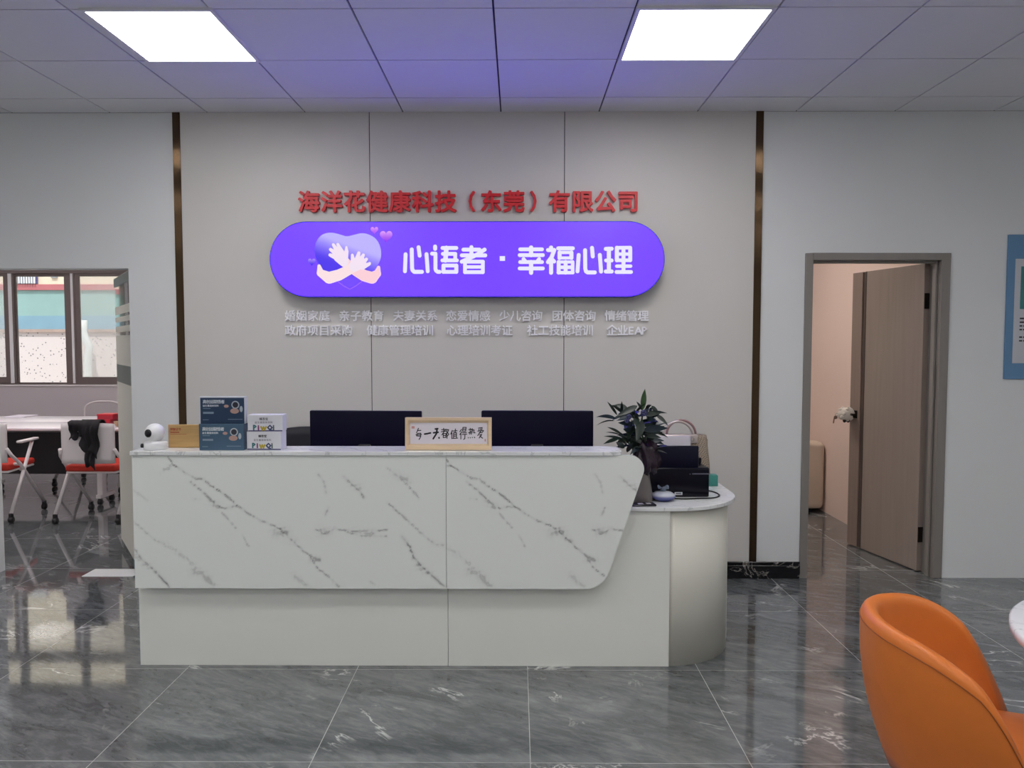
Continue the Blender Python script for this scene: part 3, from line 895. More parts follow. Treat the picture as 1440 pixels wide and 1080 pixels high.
def vein_field(X, Z, shift):
    """darkness of the veins at points on the panel; traced in crop pixels of the photo"""
    A = np.zeros(X.shape)
    rs = np.random.RandomState(5)
    Kc = 1440 / 550
    wob = .006 * np.sin(X * 61 + 9 * np.sin(Z * 33)) + .004 * np.sin(Z * 87 + 5 * np.sin(X * 71))
    for pts, wd, st in VE:
        P = [at(150 + x / Kc + shift, 600 + y / Kc, PY) for x, y in pts]
        sig = wd / Kc * SCP * .62
        dmin = np.full(X.shape, 9.0)
        for a, c in zip(P[:-1], P[1:]):
            ax, az, cx, cz = a.x, a.z, c.x, c.z
            dx, dz = cx - ax, cz - az
            t = np.clip(((X - ax) * dx + (Z - az) * dz) / (dx * dx + dz * dz + 1e-12), 0, 1)
            d = np.hypot(X - ax - t * dx, Z - az - t * dz)
            dmin = np.minimum(dmin, d)
        dmin = np.abs(dmin + (wob * .35 if wd < 4 else wob * .8))
        var = .75 + .25 * np.sin(X * 45 + Z * 30 + pts[0][0])
        A = np.maximum(A, st * var * np.exp(-(dmin / max(sig, .0016)) ** 2) + st * .22 * np.exp(-(dmin / (sig * 3.2 + .002)) ** 2))
    return np.clip(A, 0, 1)
SCP = PY / F
def marble_panel(xl, xr_fn, shift, name):
    """thick plate; front is a fine grid carrying the vein attribute"""
    ns, nz = 320, 150
    zs = np.linspace(pz0, pz1, nz + 1)
    verts = []
    for z in zs:
        xr = xr_fn(z)
        for k in range(ns + 1): verts.append((xl + (xr - xl) * k / ns, PY, z))
    n1 = ns + 1
    fs = [(j * n1 + i, j * n1 + i + 1, (j + 1) * n1 + i + 1, (j + 1) * n1 + i) for j in range(nz) for i in range(ns)]
    nfront = len(verts)
    # back outline and rim
    rim = [i for i in range(n1)] + [j * n1 + ns for j in range(1, nz + 1)] + [nz * n1 + i for i in range(ns - 1, -1, -1)] + [j * n1 for j in range(nz - 1, 0, -1)]
    back = []
    for i in rim:
        back.append(len(verts)); v = verts[i]; verts.append((v[0], PY + .03, v[2]))
    for k in range(len(rim)):
        q = (k + 1) % len(rim)
        fs.append((rim[k], back[k], back[q], rim[q]))
    fs.append(tuple(back))
    o = MB().add(verts, fs).build(name, marble_m, desk, clean=False)
    V = np.array(verts)
    A = vein_field(V[:, 0], V[:, 2], shift)
    ca = o.data.color_attributes.new('vein', 'FLOAT_COLOR', 'POINT')
    buf = np.ones((len(V), 4), dtype=np.float32); buf[:, 0] = A; buf[:, 1] = A; buf[:, 2] = A
    ca.data.foreach_set('color', buf.ravel())
    return o
marble_panel(pxl, lambda z: pxs - .001, 0, 'marble_panel')
# right panel outline: slanting right edge with rounded corners
ro = rpoly([(pxs, pz0), (.385, pz0), (.592, pz1), (pxs, pz1)], [0, .115, .062, 0], 14)
rp = sorted([(z, x) for x, z in ro if x > pxs + .05])
rz = [a for a, _ in rp]; rx = [b_ for _, b_ in rp]
def right_edge(z):
    # outermost x at height z
    return float(np.interp(z, rz, rx))
marble_panel(pxs + .001, right_edge, 1018 / (1440 / 550), 'marble_panel')
# upper wall that carries the marble and the counter slab
MB().box(-1.725, .36, PY + .031, 3.60, .735, .994).build('upper_carcass', white_lam, desk)
MB().box(-1.725, .30, PY + .031, 3.505, .40, .735).build('panel_spacer', white_lam, desk)
slab = rpoly([(-1.742, PY - .012), (.470, PY - .012), (.470, 3.615), (-1.742, 3.615)], [0, .05, .05, 0], 8)
MB().prism(slab, 'z', .9955, 1.0135).build('counter_slab', top_m, desk, bev=.002)
# lower front panels
MB().box(-1.757, pxs - .001, 3.508, 3.528, .0, .729).build('front_panel', white_lam, desk, bev=.0015)
MB().box(pxs + .001, .7005, 3.508, 3.528, .0, .729).build('front_panel', white_lam, desk, bev=.0015)
MB().box(-1.757, -1.737, 3.530, 4.20, 0, .729).build('side_panel', white_lam, desk)
# curved end
rad = .345
cxx, cyy = 1.047 - rad, 3.518 + rad
arc = [(cxx + rad * math.cos(a), cyy + rad * math.sin(a)) for a in [-PI / 2 + PI / 2 * k / 24 for k in range(25)]]
out = arc + [(cxx + rad - .02, cyy)] + [(cxx + (rad - .02) * math.cos(a), cyy + (rad - .02) * math.sin(a)) for a in [-PI / 2 * k / 24 for k in range(1, 25)]]
MB().prism(out, 'z', .0, .729, smooth_side=True).build('curved_end', cream_lam, desk)
MB().box(cxx + rad - .018, cxx + rad + .016, cyy + .001, cyy + .345, .0, .729).build('end_panel', white_lam, desk, bev=.002)
MB().box(-1.735, cxx + rad - .02, 4.18, 4.20, .30, .729).build('rail', white_lam, desk)
# lower worktop
lc = rpoly([(-1.757, 3.530), (.38, 3.530), (.38, 3.492), (1.082, 3.492), (1.082, 4.225), (-1.757, 4.225)], [0, 0, 0, .375, .02, 0], 18)
MB().prism(lc, 'z', .7305, .748).build('worktop', top_m, desk, bev=.002)
WT = .748; CT = 1.0135

# ------------------------------------------------------------------ on the counter
def pbox(px0, px1, pyb, pyt, Y, depth):
    a = at(px0, pyb, Y); c = at(px1, pyt, Y)
    return a.x, c.x, Y, Y + depth, c.z
# small camera
c = at(219, 630, 3.50); cc = Vector((c.x, 3.50, CT))
t = thing('security_camera', 'small white ball security camera at the left end of the counter', 'camera', cc)
MB().lathe([(.0, 0), (.047, 0), (.050, .003), (.050, .030), (.045, .036), (.0, .036)], cc, 32).build('base', white_plastic, t)
hc_ = cc + Vector((-.002, 0, .076))
hd = MB().sphere(hc_, .0425, 28).lathe([(.026, .030), (.026, .040)], cc, 24).build('head', white_plastic, t)
dv = Vector((-.35, -.93, .02)).normalized()
q = dv.to_track_quat('Z', 'Y').to_matrix().to_4x4()
MB().lathe([(.0, .0445), (.014, .0440), (.0185, .0415), (.019, .036)], hc_, 24, M=q).build('lens', mat('black lens', (10, 10, 16), .12), hd)
MB().lathe([(.0, -.004), (.010, -.004), (.010, .004), (.0, .004)], cc + Vector((-.054, -.015, .018)), 12, M=Matrix.Rotation(PI / 2, 4, 'Y')).build('plug', black_m, t)

# gold plaque
a = at(237, 629, 3.55); c = at(283, 597, 3.55)
t = thing('gold_plaque', 'gold metal award plaque with red writing between camera and blue boxes', 'plaque', ((a.x + c.x) / 2, 3.555, CT))
gold = mottled('brushed gold', (206, 168, 112), .36, .08, 4, 0, (1, 1, 30), metal=.5)
gx0, gx1, gz = a.x, c.x, at(250, 597, 3.55).z
MB().box(gx0, gx1, 3.550, 3.560, CT, gz).build('plate', gold, t, bev=.002)
MB().box(gx0 + .01, gx1 - .01, 3.560, 3.595, CT, CT + .012).build('foot', gold, t)
m = MB(); red_ink = mat('red ink', (168, 60, 40), .6)
for i, ch in enumerate('荣誉证书'): put_glyph(m, ch, .012, gx0 + .016 + .0125 * i, gz - .022, .014, 3.5495)
m.build('lettering', red_ink, t, clean=False)
MB().box(gx0 + .01, gx0 + .052, 3.5494, 3.55, gz - .038, gz - .034).build('small_line', red_ink, t)
MB().box(gx0 + .01, gx0 + .085, 3.5494, 3.55, gz - .046, gz - .0445).build('underline', red_ink, t)

blue_card = mottled('dark blue printed card', (34, 56, 84), .3, .1, 6)
blue_card2 = mottled('blue printed card under plastic', (70, 96, 118), .18, .1, 6)
edge_white = mat('white box edge', (206, 208, 214), .4)
ink_white = mat('white ink', (220, 226, 232), .6)
def blue_box(px0, px1, Y, z0, z1, card, label, border, depth=.085):
    xa, xb = at(px0, 590, Y).x, at(px1, 590, Y).x
    t = thing('product_box', label, 'box', ((xa + xb) / 2, Y + depth / 2, z0), 'blue product boxes on the counter')
    MB().box(xa, xb, Y, Y + depth, z0, z1).build('carton', edge_white if border else card, t, bev=.0015)
    bd = .004 if border else .0
    m = MB(); m.box(xa + bd, xb - bd, Y - .001, Y, z0 + (.0 if border else .016), z1 - bd - .002); m.build('printed_front', card, t)
    W_, H_ = xb - xa, z1 - z0; Yf = Y - .0016
    m = MB()
    for i, ch in enumerate('高创运聪悟者'): put_glyph(m, ch, .012, xa + .024 + .0165 * i, z1 - H_ * .19, .0185, Yf)
    for i, ch in enumerate('益生菌固体饮料'): put_glyph(m, ch, .012, xa + .020 + .0105 * i, z1 - H_ * .34, .0105, Yf)
    m.build('lettering', ink_white, t, clean=False)
    m = MB(); m.box(xa + .016, xa + .05, Yf, Yf + .0003, z1 - H_ * .455, z1 - H_ * .435); m.box(xa + .016, xa + .064, Yf, Yf + .0003, z1 - H_ * .64, z1 - H_ * .565); m.box(xa + .014, xa + .04, Yf, Yf + .0003, z1 - H_ * .87, z1 - H_ * .85); m.box(xa + W_ * .62, xb - .012, Yf, Yf + .0003, z1 - H_ * .85, z1 - H_ * .83)
    m.build('print_panel', mat('grey blue ink', (120, 138, 156), .6), t)
    # plain rounded picture shapes in place of the printed figure
    cx, cz = xb - W_ * .21, z1 - H_ * .42
    def disc(mb, x, z, rx_, rz_, y): mb.flat([(x + rx_ * math.cos(2 * PI * k / 24), z + rz_ * math.sin(2 * PI * k / 24)) for k in range(24)], y)
    m = MB(); disc(m, cx, cz + .014, .018, .018, Yf); disc(m, cx + .026, cz - .005, .007, .014, Yf); m.build('picture_ring', mat('pale grey ink', (168, 178, 186), .6), t, clean=False)
    m = MB(); disc(m, cx, cz + .014, .013, .013, Yf - .0003); m.build('picture_centre', mat('dark ink', (36, 38, 52), .6), t, clean=False)
    m = MB(); disc(m, cx - .004, cz - .014, .020, .012, Yf - .0002); disc(m, cx - W_ * .2, cz + .008, .011, .007, Yf - .0002); m.build('picture_blob', mat('dull rose ink', (176, 142, 132), .6), t, clean=False)
    return t
zb = at(310, 596.0, 3.47).z
blue_box(279.5, 342, 3.465, CT, zb, blue_card2, 'lower blue box under shiny film in the pair beside the gold plaque', False, .060)
zt = at(310, 557.5, 3.48).z
blue_box(281, 345, 3.478, zb + .0002, zt, blue_card, 'upper dark blue box with white edges on top of its pair', True, .026)

colors = [(46, 96, 96), (110, 60, 110), (196, 176, 60), (196, 176, 60), (70, 110, 50), (60, 70, 96), (90, 100, 96)]
def small_box(px0, px1, Y, z0, z1, label, rot, depth=.07):
    xa, xb = at(px0, 610, Y).x, at(px1, 610, Y).x
    t = thing('small_carton', label, 'box', ((xa + xb) / 2, Y + depth / 2, z0), 'small white cartons on the counter')
    MB().box(xa, xb, Y, Y + depth, z0, z1).build('carton', mat('white card', (214, 214, 220), .45), t, bev=.0012)
    H_ = z1 - z0; Yf = Y - .0006
    MB().box(xa + .002, xb - .002, Yf, Y, z0 + .001, z0 + .006).build('base_stripe', mat('indigo stripe', (70, 66, 110), .5), t)
    m = MB(); mx = (xa + xb) / 2 - .006
    for i, ch in enumerate('蜂圣宝'): put_glyph(m, ch, .012, mx - .013 + .013 * i, z1 - H_ * .24, .0135, Yf - .0002)
    m.build('lettering', mat('black ink', (30, 28, 34), .6), t, clean=False)
    m = MB()
    for i, ch in enumerate('益生菌固体饮料'): put_glyph(m, ch, .012, mx - .036 + .0118 * i, z1 - H_ * .45, .0105, Yf - .0002)
    m.build('lettering', mat('grey ink', (128, 122, 134), .6), t, clean=False)
    for i, (ch, dx, sz) in enumerate((('P', -.040, .034), ('i', -.024, .034), ('w', -.001, .040), ('Q', .026, .034), ('i', .044, .036))):
        m = MB(); put_glyph(m, ch, .06, mx + dx, z1 - H_ * .74, sz * .92, Yf - .0003, adv={'P': .62, 'i': .25, 'w': .75, 'Q': .75}[ch])
        m.build('logo_letter', mat('logo ink %d' % i, [(48, 110, 112), (120, 50, 104), (180, 160, 50), (64, 74, 110), (84, 104, 92)][i], .6), t, clean=False)
    t.rotation_euler = (0, 0, rot)
    return t
zs0 = at(370, 607, 3.475).z
small_box(347, 396, 3.475, CT, zs0 - .0005, 'lower white carton with coloured logo letters beside the blue boxes', -.05, .07)
zs1 = at(370, 583.5, 3.48).z
small_box(348.5, 397, 3.480, zs0, zs1, 'upper white carton with coloured logo letters stacked on its twin', .04, .07)

# framed calligraphy
fy = 3.47
t = thing('picture_frame', 'small light wood frame with black handwritten characters standing on the counter', 'frame', (at(630, 630, fy).x, fy + .02, CT))
fx0, fx1 = at(569.5, 610, fy).x, at(691, 610, fy).x
fz0, fz1 = CT + .002, at(630, 587.5, fy).z
TL = Matrix.Translation((0, fy, CT)) @ Matrix.Rotation(-.05, 4, 'X') @ Matrix.Translation((0, -fy, -CT))
wood = mottled('pale pine', (226, 200, 164), .45, .05, 5, 0, (1, 12, 12))
m = MB(); bw = .020
o_ = [(fx0, fz0), (fx1, fz0), (fx1, fz1), (fx0, fz1)]; i_ = [(fx0 + .012, fz0 + .017), (fx1 - .012, fz0 + .017), (fx1 - .012, fz1 - .012), (fx0 + .012, fz1 - .012)]
k_ = [(fx0 + .02, fz0 + .026), (fx1 - .02, fz0 + .026), (fx1 - .02, fz1 - .024), (fx0 + .02, fz1 - .024)]
vs = [TL @ Vector((x, fy + .035, z)) for x, z in o_] + [TL @ Vector((x, fy, z)) for x, z in o_] + [TL @ Vector((x, fy, z)) for x, z in i_] + [TL @ Vector((x, fy + .016, z)) for x, z in k_]
fs_ = []
for l in range(3): fs_ += [(l * 4 + i, l * 4 + (i + 1) % 4, (l + 1) * 4 + (i + 1) % 4, (l + 1) * 4 + i) for i in range(4)]
fs_.append((3, 2, 1, 0))
m.add(vs, fs_); m.build('frame', wood, t, clean=False)
m = MB(); m.box(k_[0][0], k_[1][0], fy + .0155, fy + .017, k_[0][1], k_[2][1], 0, TL)
paper = m.build('paper', mat('white paper', (228, 222, 230), .7), t)
KC = 1440 / 140
cal = [[(290, 235), (270, 285), (262, 300)], [(285, 268), (325, 265)], [(275, 310), (265, 345), (325, 348)], [(275, 310), (325, 305), (322, 360), (300, 395)], [(255, 328), (335, 325)],
       [(380, 318), (420, 312), (465, 302)], [(535, 245), (570, 240)], [(510, 300), (575, 292)], [(560, 245), (552, 310), (505, 385)], [(588, 370), (590, 375)],
       [(625, 255), (690, 250)], [(655, 235), (655, 280)], [(620, 285), (690, 275)], [(685, 250), (630, 330)], [(650, 310), (650, 370)], [(650, 312), (690, 310), (688, 368)], [(650, 340), (688, 338)], [(650, 368), (690, 366)], [(700, 250), (705, 380)], [(700, 252), (728, 256), (712, 300), (732, 320), (712, 345)],
       [(780, 265), (758, 320)], [(775, 300), (775, 385)], [(790, 275), (850, 270)], [(825, 245), (822, 300)], [(800, 300), (800, 375)], [(800, 300), (842, 298), (842, 375)], [(800, 325), (842, 323)], [(800, 348), (842, 347)], [(788, 380), (858, 376)],
       [(915, 250), (890, 285)], [(918, 285), (890, 325)], [(905, 310), (905, 390)], [(935, 225), (930, 275)], [(935, 222), (980, 222), (975, 275), (932, 275)], [(935, 248), (978, 248)], [(930, 300), (985, 296)], [(925, 325), (990, 320)], [(965, 325), (962, 385), (945, 395)],
       [(1020, 255), (1060, 250)], [(1040, 235), (1040, 310), (1030, 318)], [(1018, 300), (1058, 285)], [(1070, 240), (1068, 290), (1055, 320)], [(1062, 262), (1095, 258), (1092, 300), (1112, 300)], [(1012, 368), (1014, 374)], [(1040, 368), (1043, 374)], [(1070, 365), (1073, 371)], [(1100, 362), (1106, 372)],
       [(1160, 232), (1215, 225)], [(1165, 250), (1168, 262)], [(1188, 245), (1190, 258)], [(1212, 240), (1205, 256)], [(1150, 275), (1232, 268), (1222, 285)], [(1170, 300), (1215, 296)], [(1192, 278), (1150, 340)], [(1178, 330), (1208, 325), (1170, 375)], [(1180, 345), (1220, 378)]]
m = MB()
for st_ in cal:
    pts = []
    for x, y in st_:
        p = at(560 + x / KC, 580 + y / KC, fy + .014); pts.append((p.x, p.z + .002))
    wd = (24 if st_ in cal[5:10] else 13) / KC * fy / F
    m.strip(pts, wd, fy + .0148, n=5)
m.v = [tuple(TL @ Vector(v)) for v in m.v]
m.build('calligraphy', mat('black brush ink', (22, 20, 28), .6), paper, clean=False)
m = MB()
for (x, y, hw, hh) in ((212, 215, 22, 18), (1258, 400, 9, 18)):
    p = at(560 + x / KC, 580 + y / KC, fy + .014); s_ = fy / F / KC
    m.box(p.x - hw * s_, p.x + hw * s_, fy + .0146, fy + .0152, p.z - hh * s_, p.z + hh * s_, 0, TL)
m.build('red_seal', mat('pale red seal', (206, 150, 150), .6), paper)
MB().box(-.02 + t.location.x, .02 + t.location.x, fy + .036, fy + .075, CT, CT + .006).build('back_stand', wood, t)

# ------------------------------------------------------------------ monitors
def monitor(px0, px1, pyt, Y, rot, label):
    xa, xb = at(px0, 600, Y).x, at(px1, 600, Y).x
    cx = (xa + xb) / 2; zt_ = at((px0 + px1) / 2, pyt, Y).z
    t = thing('monitor', label, 'monitor', (cx, Y + .0, WT), 'desk monitors behind the counter')
    m = MB(); m.rbox(xa, xb, Y - .012, Y + .016, zt_ - .345, zt_, .006, 2); m.build('housing', navy_m, t)
    MB().box(xa + .008, xb - .008, Y + .016, Y + .017, zt_ - .335, zt_ - .008).build('screen', mat('dim screen', (22, 24, 34), .2), t)
    m = MB(); m.box(cx - .03, cx + .03, Y - .045, Y - .0125, WT + .01, zt_ - .17); m.build('stand', black_m, t, bev=.004)
    MB().rbox(cx - .12, cx + .12, Y - .10, Y + .09, WT, WT + .012, .005, 2).build('stand_foot', black_m, t)
    t.rotation_euler = (0, 0, rot)
    return t
monitor(435, 594, 577.5, 3.93, -.06, 'dark monitor left of the wooden frame, seen from behind over the counter')
monitor(677, 834, 577.5, 3.93, -.02, 'dark monitor right of the wooden frame, seen from behind over the counter')

# office chair behind the counter
oc = Vector((at(412, 610, 4.52).x, 4.52, 0))
t = thing('office_chair', 'black office chair whose back shows beside the left monitor', 'chair', oc)
m = MB()
# curved back: grid swept round
def curved_slab(mb, c, w_, z0_, z1_, bow, thick, n=14, top=None):
    f = []; bk = []
    nz = 8
    for j in range(nz + 1):
        v = j / nz
        for i in range(n + 1):
            u = i / n * 2 - 1
            zz = z0_ + (z1_ - z0_) * v - (top or 0) * (u * u) * v
            yy = c.y - bow * (1 - u * u)
            f.append((c.x + u * w_ / 2, yy, zz)); bk.append((c.x + u * w_ / 2, yy + thick, zz))
    N = len(f); n1 = n + 1
    fs = []
    for j in range(nz):
        for i in range(n):
            a = j * n1 + i
            fs.append((a, a + 1, a + n1 + 1, a + n1)); fs.append((a + N, a + n1 + N, a + n1 + 1 + N, a + 1 + N))
    rim = list(range(n1)) + [j * n1 + n for j in range(1, nz + 1)] + [nz * n1 + i for i in range(n - 1, -1, -1)] + [j * n1 for j in range(nz - 1, 0, -1)]
    for k in range(len(rim)):
        q = rim[(k + 1) % len(rim)]
        fs.append((rim[k], q, q + N, rim[k] + N)[::-1])
    mb.add(f + bk, fs, 0, True)
curved_slab(m, Vector((oc.x, oc.y + .22, 0)), .47, .55, at(412, 602.5, 4.72).z, -.06, .045, top=.03)
bk = m.build('backrest', mat('black chair fabric', (22, 22, 30), .6), t)
MB().rbox(oc.x - .24, oc.x + .24, oc.y - .26, oc.y + .22, .43, .51, .03, 4).build('seat', mat('black chair fabric'), t)
MB().tube([(oc.x, oc.y, .08), (oc.x, oc.y, .43)], .026, 12).build('gas_lift', black_m, t)
m = MB()
for k in range(5):
    g = 2 * PI * k / 5 + .3; e = oc + Vector((math.cos(g) * .27, math.sin(g) * .27, .075))
    m.tube([oc + Vector((0, 0, .09)), e], [.028, .018], 8)
m.build('star_base', black_m, t)
for k in range(5):
    g = 2 * PI * k / 5 + .3; e = oc + Vector((math.cos(g) * .27, math.sin(g) * .27, .03))
    MB().lathe([(0, -.02), (.03, -.02), (.03, .02), (0, .02)], e, 14, M=Matrix.Rotation(PI / 2, 4, 'X')).build('caster', black_m, t)
MB().box(oc.x - .03, oc.x + .03, oc.y + .2, oc.y + .245, .45, .62).build('back_bracket', black_m, t)

# ------------------------------------------------------------------ plant
pc = Vector((.585, 3.640, WT))
t = thing('potted_plant', 'leafy dark green plant in a tall dark glass vase at the right of the counter', 'plant', pc)
MB().lathe([(.0, .0), (.054, .0), (.058, .008), (.054, .05), (.044, .11), (.036, .17), (.040, .20), (.036, .20), (.032, .17), (.040, .11), (.050, .05), (.052, .012), (.0, .012)], pc, 28).build('vase', mat('smoky grey glass', (112, 106, 102), .12, spec=.6), t)
rnd = random.Random(11)
vs = []; fs_ = []
n = 40; prof = [(.034, .135), (.054, .15), (.064, .18), (.058, .21), (.050, .235), (.058, .262), (.040, .28), (.01, .285)]
for j, (r, z) in enumerate(prof):
    for k in range(n):
        g = 2 * PI * k / n
        q = r * (1 + .16 * math.sin(9 * g + j * 1.3) + .07 * math.sin(17 * g + j * 2))
        vs.append((pc.x + .022 + q * math.cos(g), pc.y + q * math.sin(g), pc.z + z + .012 * math.sin(5 * g + j)))
for j in range(len(prof) - 1):
    for k in range(n): fs_.append((j * n + k, j * n + (k + 1) % n, (j + 1) * n + (k + 1) % n, (j + 1) * n + k))
MB().add(vs, fs_, 0, True).build('wrapping', mottled('dark plum wrapping', (36, 24, 34), .2, .6, 14), t)
leaf_mats = [mottled('dark green leaf', (26, 40, 32), .3, .2, 30), mottled('blue green leaf', (40, 52, 60), .25, .2, 30), mottled('fresh green leaf', (60, 92, 50), .35, .15, 30)]
lf = MB(); stm = MB()
def leaf_mesh(a, tip, wd, mi, sag=.0, roll=0):
    a = Vector(a); tip = Vector(tip); d = tip - a; L = d.length
    if L < 1e-4: return
    t_ = d.normalized()
    view = (Vector((0, -1, 0.15))).normalized()
    side = t_.cross(view)
    if side.length < .1: side = t_.cross(Vector((1, 0, 0)))
    side.normalize(); nor = side.cross(t_).normalized()
    side = (side * math.cos(roll) + nor * math.sin(roll)).normalized(); nor = side.cross(t_).normalized()
    vs = []; N = 9
    for i in range(N + 1):
        s_ = i / N
        wv = wd * (math.sin(PI * min(1, s_ * 1.02) ** .75) ** .9 if 0 < s_ < 1 else 0.02) / 2
        c = a + d * s_ + Vector((0, 0, 1)) * sag * 4 * s_ * (1 - s_) * L
        for q, h in ((-1, .0), (0, -.18), (1, .0)):
            vs.append(c + side * wv * q + nor * wv * h)
    fs = []
    for i in range(N):
        for k in range(2): fs.append((i * 3 + k, i * 3 + k + 1, i * 3 + 4 + k, i * 3 + 3 + k))
    lf.add(vs, fs, mi, True)
KP = 10.8
def pp(x, y, Y): return at(830 + x / KP, 540 + y / KP, Y)
LV = [(795, 400, 832, 72, 88, 2, 3.60), (410, 475, 255, 265, 42, 0, 3.58), (480, 450, 480, 260, 44, 0, 3.6), (720, 330, 400, 490, 95, 0, 3.56), (400, 530, 90, 502, 56, 1, 3.55), (370, 560, 95, 630, 22, 0, 3.58),
      (480, 765, 255, 655, 44, 0, 3.56), (520, 850, 205, 795, 44, 0, 3.56), (440, 820, 198, 912, 62, 0, 3.54), (520, 975, 390, 880, 84, 0, 3.54), (850, 440, 1172, 445, 52, 0, 3.6), (930, 330, 1050, 480, 62, 0, 3.62), (1000, 470, 1190, 645, 66, 0, 3.62),
      (810, 700, 1185, 670, 118, 1, 3.54), (810, 750, 1120, 730, 70, 0, 3.58), (850, 800, 1085, 822, 64, 0, 3.54), (790, 400, 700, 265, 48, 0, 3.62), (840, 380, 935, 320, 50, 0, 3.62), (640, 480, 400, 560, 80, 1, 3.55), (470, 780, 230, 735, 24, 0, 3.6),
      (700, 520, 700, 660, 110, 0, 3.53), (800, 560, 700, 870, 130, 0, 3.52), (640, 600, 420, 590, 80, 1, 3.6), (880, 540, 990, 560, 80, 0, 3.56), (560, 1040, 650, 890, 80, 0, 3.54), (800, 640, 960, 600, 60, 0, 3.56), (620, 420, 480, 470, 70, 1, 3.63), (880, 500, 1040, 590, 66, 0, 3.66)]
for x0_, y0_, x1_, y1_, wd, mi, Y in LV:
    leaf_mesh(pp(x0_, y0_, Y + .03), pp(x1_, y1_, Y + rnd.uniform(-.05, .03)), wd / KP * 3.6 / F, mi, rnd.uniform(0, .08), rnd.uniform(-.4, .4))
for k in range(95):
    g = rnd.uniform(0, 2 * PI); e = rnd.uniform(-.5, .9)
    base = Vector((pc.x + rnd.uniform(-.075, .06), pc.y + rnd.uniform(-.03, .03), WT + rnd.uniform(.24, .43)))
    L = rnd.uniform(.06, .11)
    tip = base + Vector((math.cos(g) * math.cos(e), math.sin(g) * math.cos(e) * .8, math.sin(e) * .8)) * L
    leaf_mesh(base, tip, rnd.uniform(.016, .03), rnd.choice([0, 0, 1]), rnd.uniform(0, .15), rnd.uniform(-1.2, 1.2))
lf.build('foliage', leaf_mats, t, clean=False)
for k, (x, y) in enumerate(((560, 700), (800, 420), (650, 560), (880, 640), (480, 820), (720, 500))):
    e = pp(x, y, 3.61 + .01 * (k % 3))
    stm.tube([pc + Vector((.01 * (k - 2.5), 0, .02)), pc + Vector((.012 * (k - 2.5), 0, .22)), e], [.006, .006, .004], 8)
stm.build('stems', mottled('green stem', (40, 58, 40), .4, .2, 20), t, clean=False)
m = MB()
for x, y, s_ in ((812, 440, .011), (590, 500, .009), (560, 560, .008)):
    p = pp(x, y, 3.52)
    for k in range(5): leaf_g = 2 * PI * k / 5; m.sphere(p + Vector((math.cos(leaf_g) * s_ * .7, 0, math.sin(leaf_g) * s_ * .7)), s_ * .8, 8)
m.build('ribbon', mat('violet blue ribbon', (46, 46, 92), .3), t)

# ------------------------------------------------------------------ printer
MP = Matrix.Translation((.715, 3.862, WT)) @ Matrix.Rotation(.03, 4, 'Z')
t = thing('printer', 'black desktop printer on the lower marble worktop behind the vase', 'printer', (.715, 3.862, WT))
pb = mat('glossy dark printer plastic', (8, 8, 22), .25, spec=.2)
MB().rbox(-.20, .215, -.135, .135, 0, .145, .008, 3, M=MP).build('body', pb, t)
m = MB(); m.rbox(-.075, .170, -.105, -.09, .120, .248, .006, 2, M=MP @ Matrix.Translation((0, .0, 0))); m.build('paper_support', mat('dark printer lid', (12, 14, 36), .35, spec=.2), t)
m = MB(); m.box(.172, .212, .0, .06, .1455, .172, 0, MP); m.build('side_guide', pb, t, bev=.003)
m = MB(); m.box(.13, .212, -.1365, -.135, .112, .118, 0, MP); m.box(.118, .122, -.1368, -.135, .112, .116, 0, MP); m.build('trim_line', mat('grey printer trim', (92, 92, 104), .3), t)
m = MB(); m.box(.045, .083, -.1362, -.135, .012, .026, 0, MP); lab_ = m.build('label', mat('white label', (214, 214, 222), .4), t)
m = MB(); m.box(.051, .077, -.1367, -.1362, .016, .022, 0, MP); m.build('label_print', mat('grey label print', (96, 96, 108), .5), lab_)
pp_ = MB()
for k in range(3): pp_.box(-.115 + .003 * k, .165 + .002 * k, .046 + .004 * k, .0475 + .004 * k, .1455, .274 + .002 * k, 0, MP)
o = pp_.build('paper_stack', mat('white paper', (228, 222, 230), .7), loc=MP @ Vector((.0, .05, .14)))
tag(o, 'white paper sheets standing upright in the back of the black printer', 'paper')

# handbag behind the printer
hb = Vector((.89, 4.11, WT))
t = thing('handbag', 'beige woven handbag with rose handles standing behind the printer', 'bag', hb)
bag_m = mat('woven beige leather', (150, 134, 118), .5)
_p = objco(bag_m)
_c = nd(bag_m, 'ShaderNodeTexChecker'); _c.inputs['Scale'].default_value = 190; ln(bag_m, mapping(bag_m, _p, (1, 1, 1), (0, .785, .785)), _c.inputs['Vector'])
ln(bag_m, mixc(bag_m, _c.outputs['Fac'], (166, 150, 130), (110, 96, 84)), bsdf(bag_m).inputs['Base Color'])
def bag_ring(z, hw, hd, y=0):
    return [(hb.x + x, hb.y + y_ + y, hb.z + z) for x, y_ in rpoly([(-hw, -hd), (hw, -hd), (hw, hd), (-hw, hd)], min(hd * .45, .03), 5)]
secs = [(0, .130, .060), (.02, .135, .064), (.12, .128, .060), (.20, .120, .050), (.245, .116, .040), (.262, .114, .034)]
vs = []; fs_ = []
for z, a_, b2 in secs: vs += bag_ring(z, a_, b2)
n = len(bag_ring(0, .1, .05))
for j in range(len(secs) - 1):
    for k in range(n): fs_.append((j * n + k, j * n + (k + 1) % n, (j + 1) * n + (k + 1) % n, (j + 1) * n + k))
fs_.append(tuple(range(n))[::-1]); fs_.append(tuple(range((len(secs) - 1) * n, len(secs) * n)))
MB().add(vs, fs_, 0, True).build('bag_body', bag_m, t)
rose = mat('rose metallic leather', (190, 176, 170), .3, .3)
MB().rbox(hb.x - .122, hb.x + .060, hb.y - .058, hb.y - .03, hb.z + .222, hb.z + .268, .006, 2).build('top_trim', rose, t)
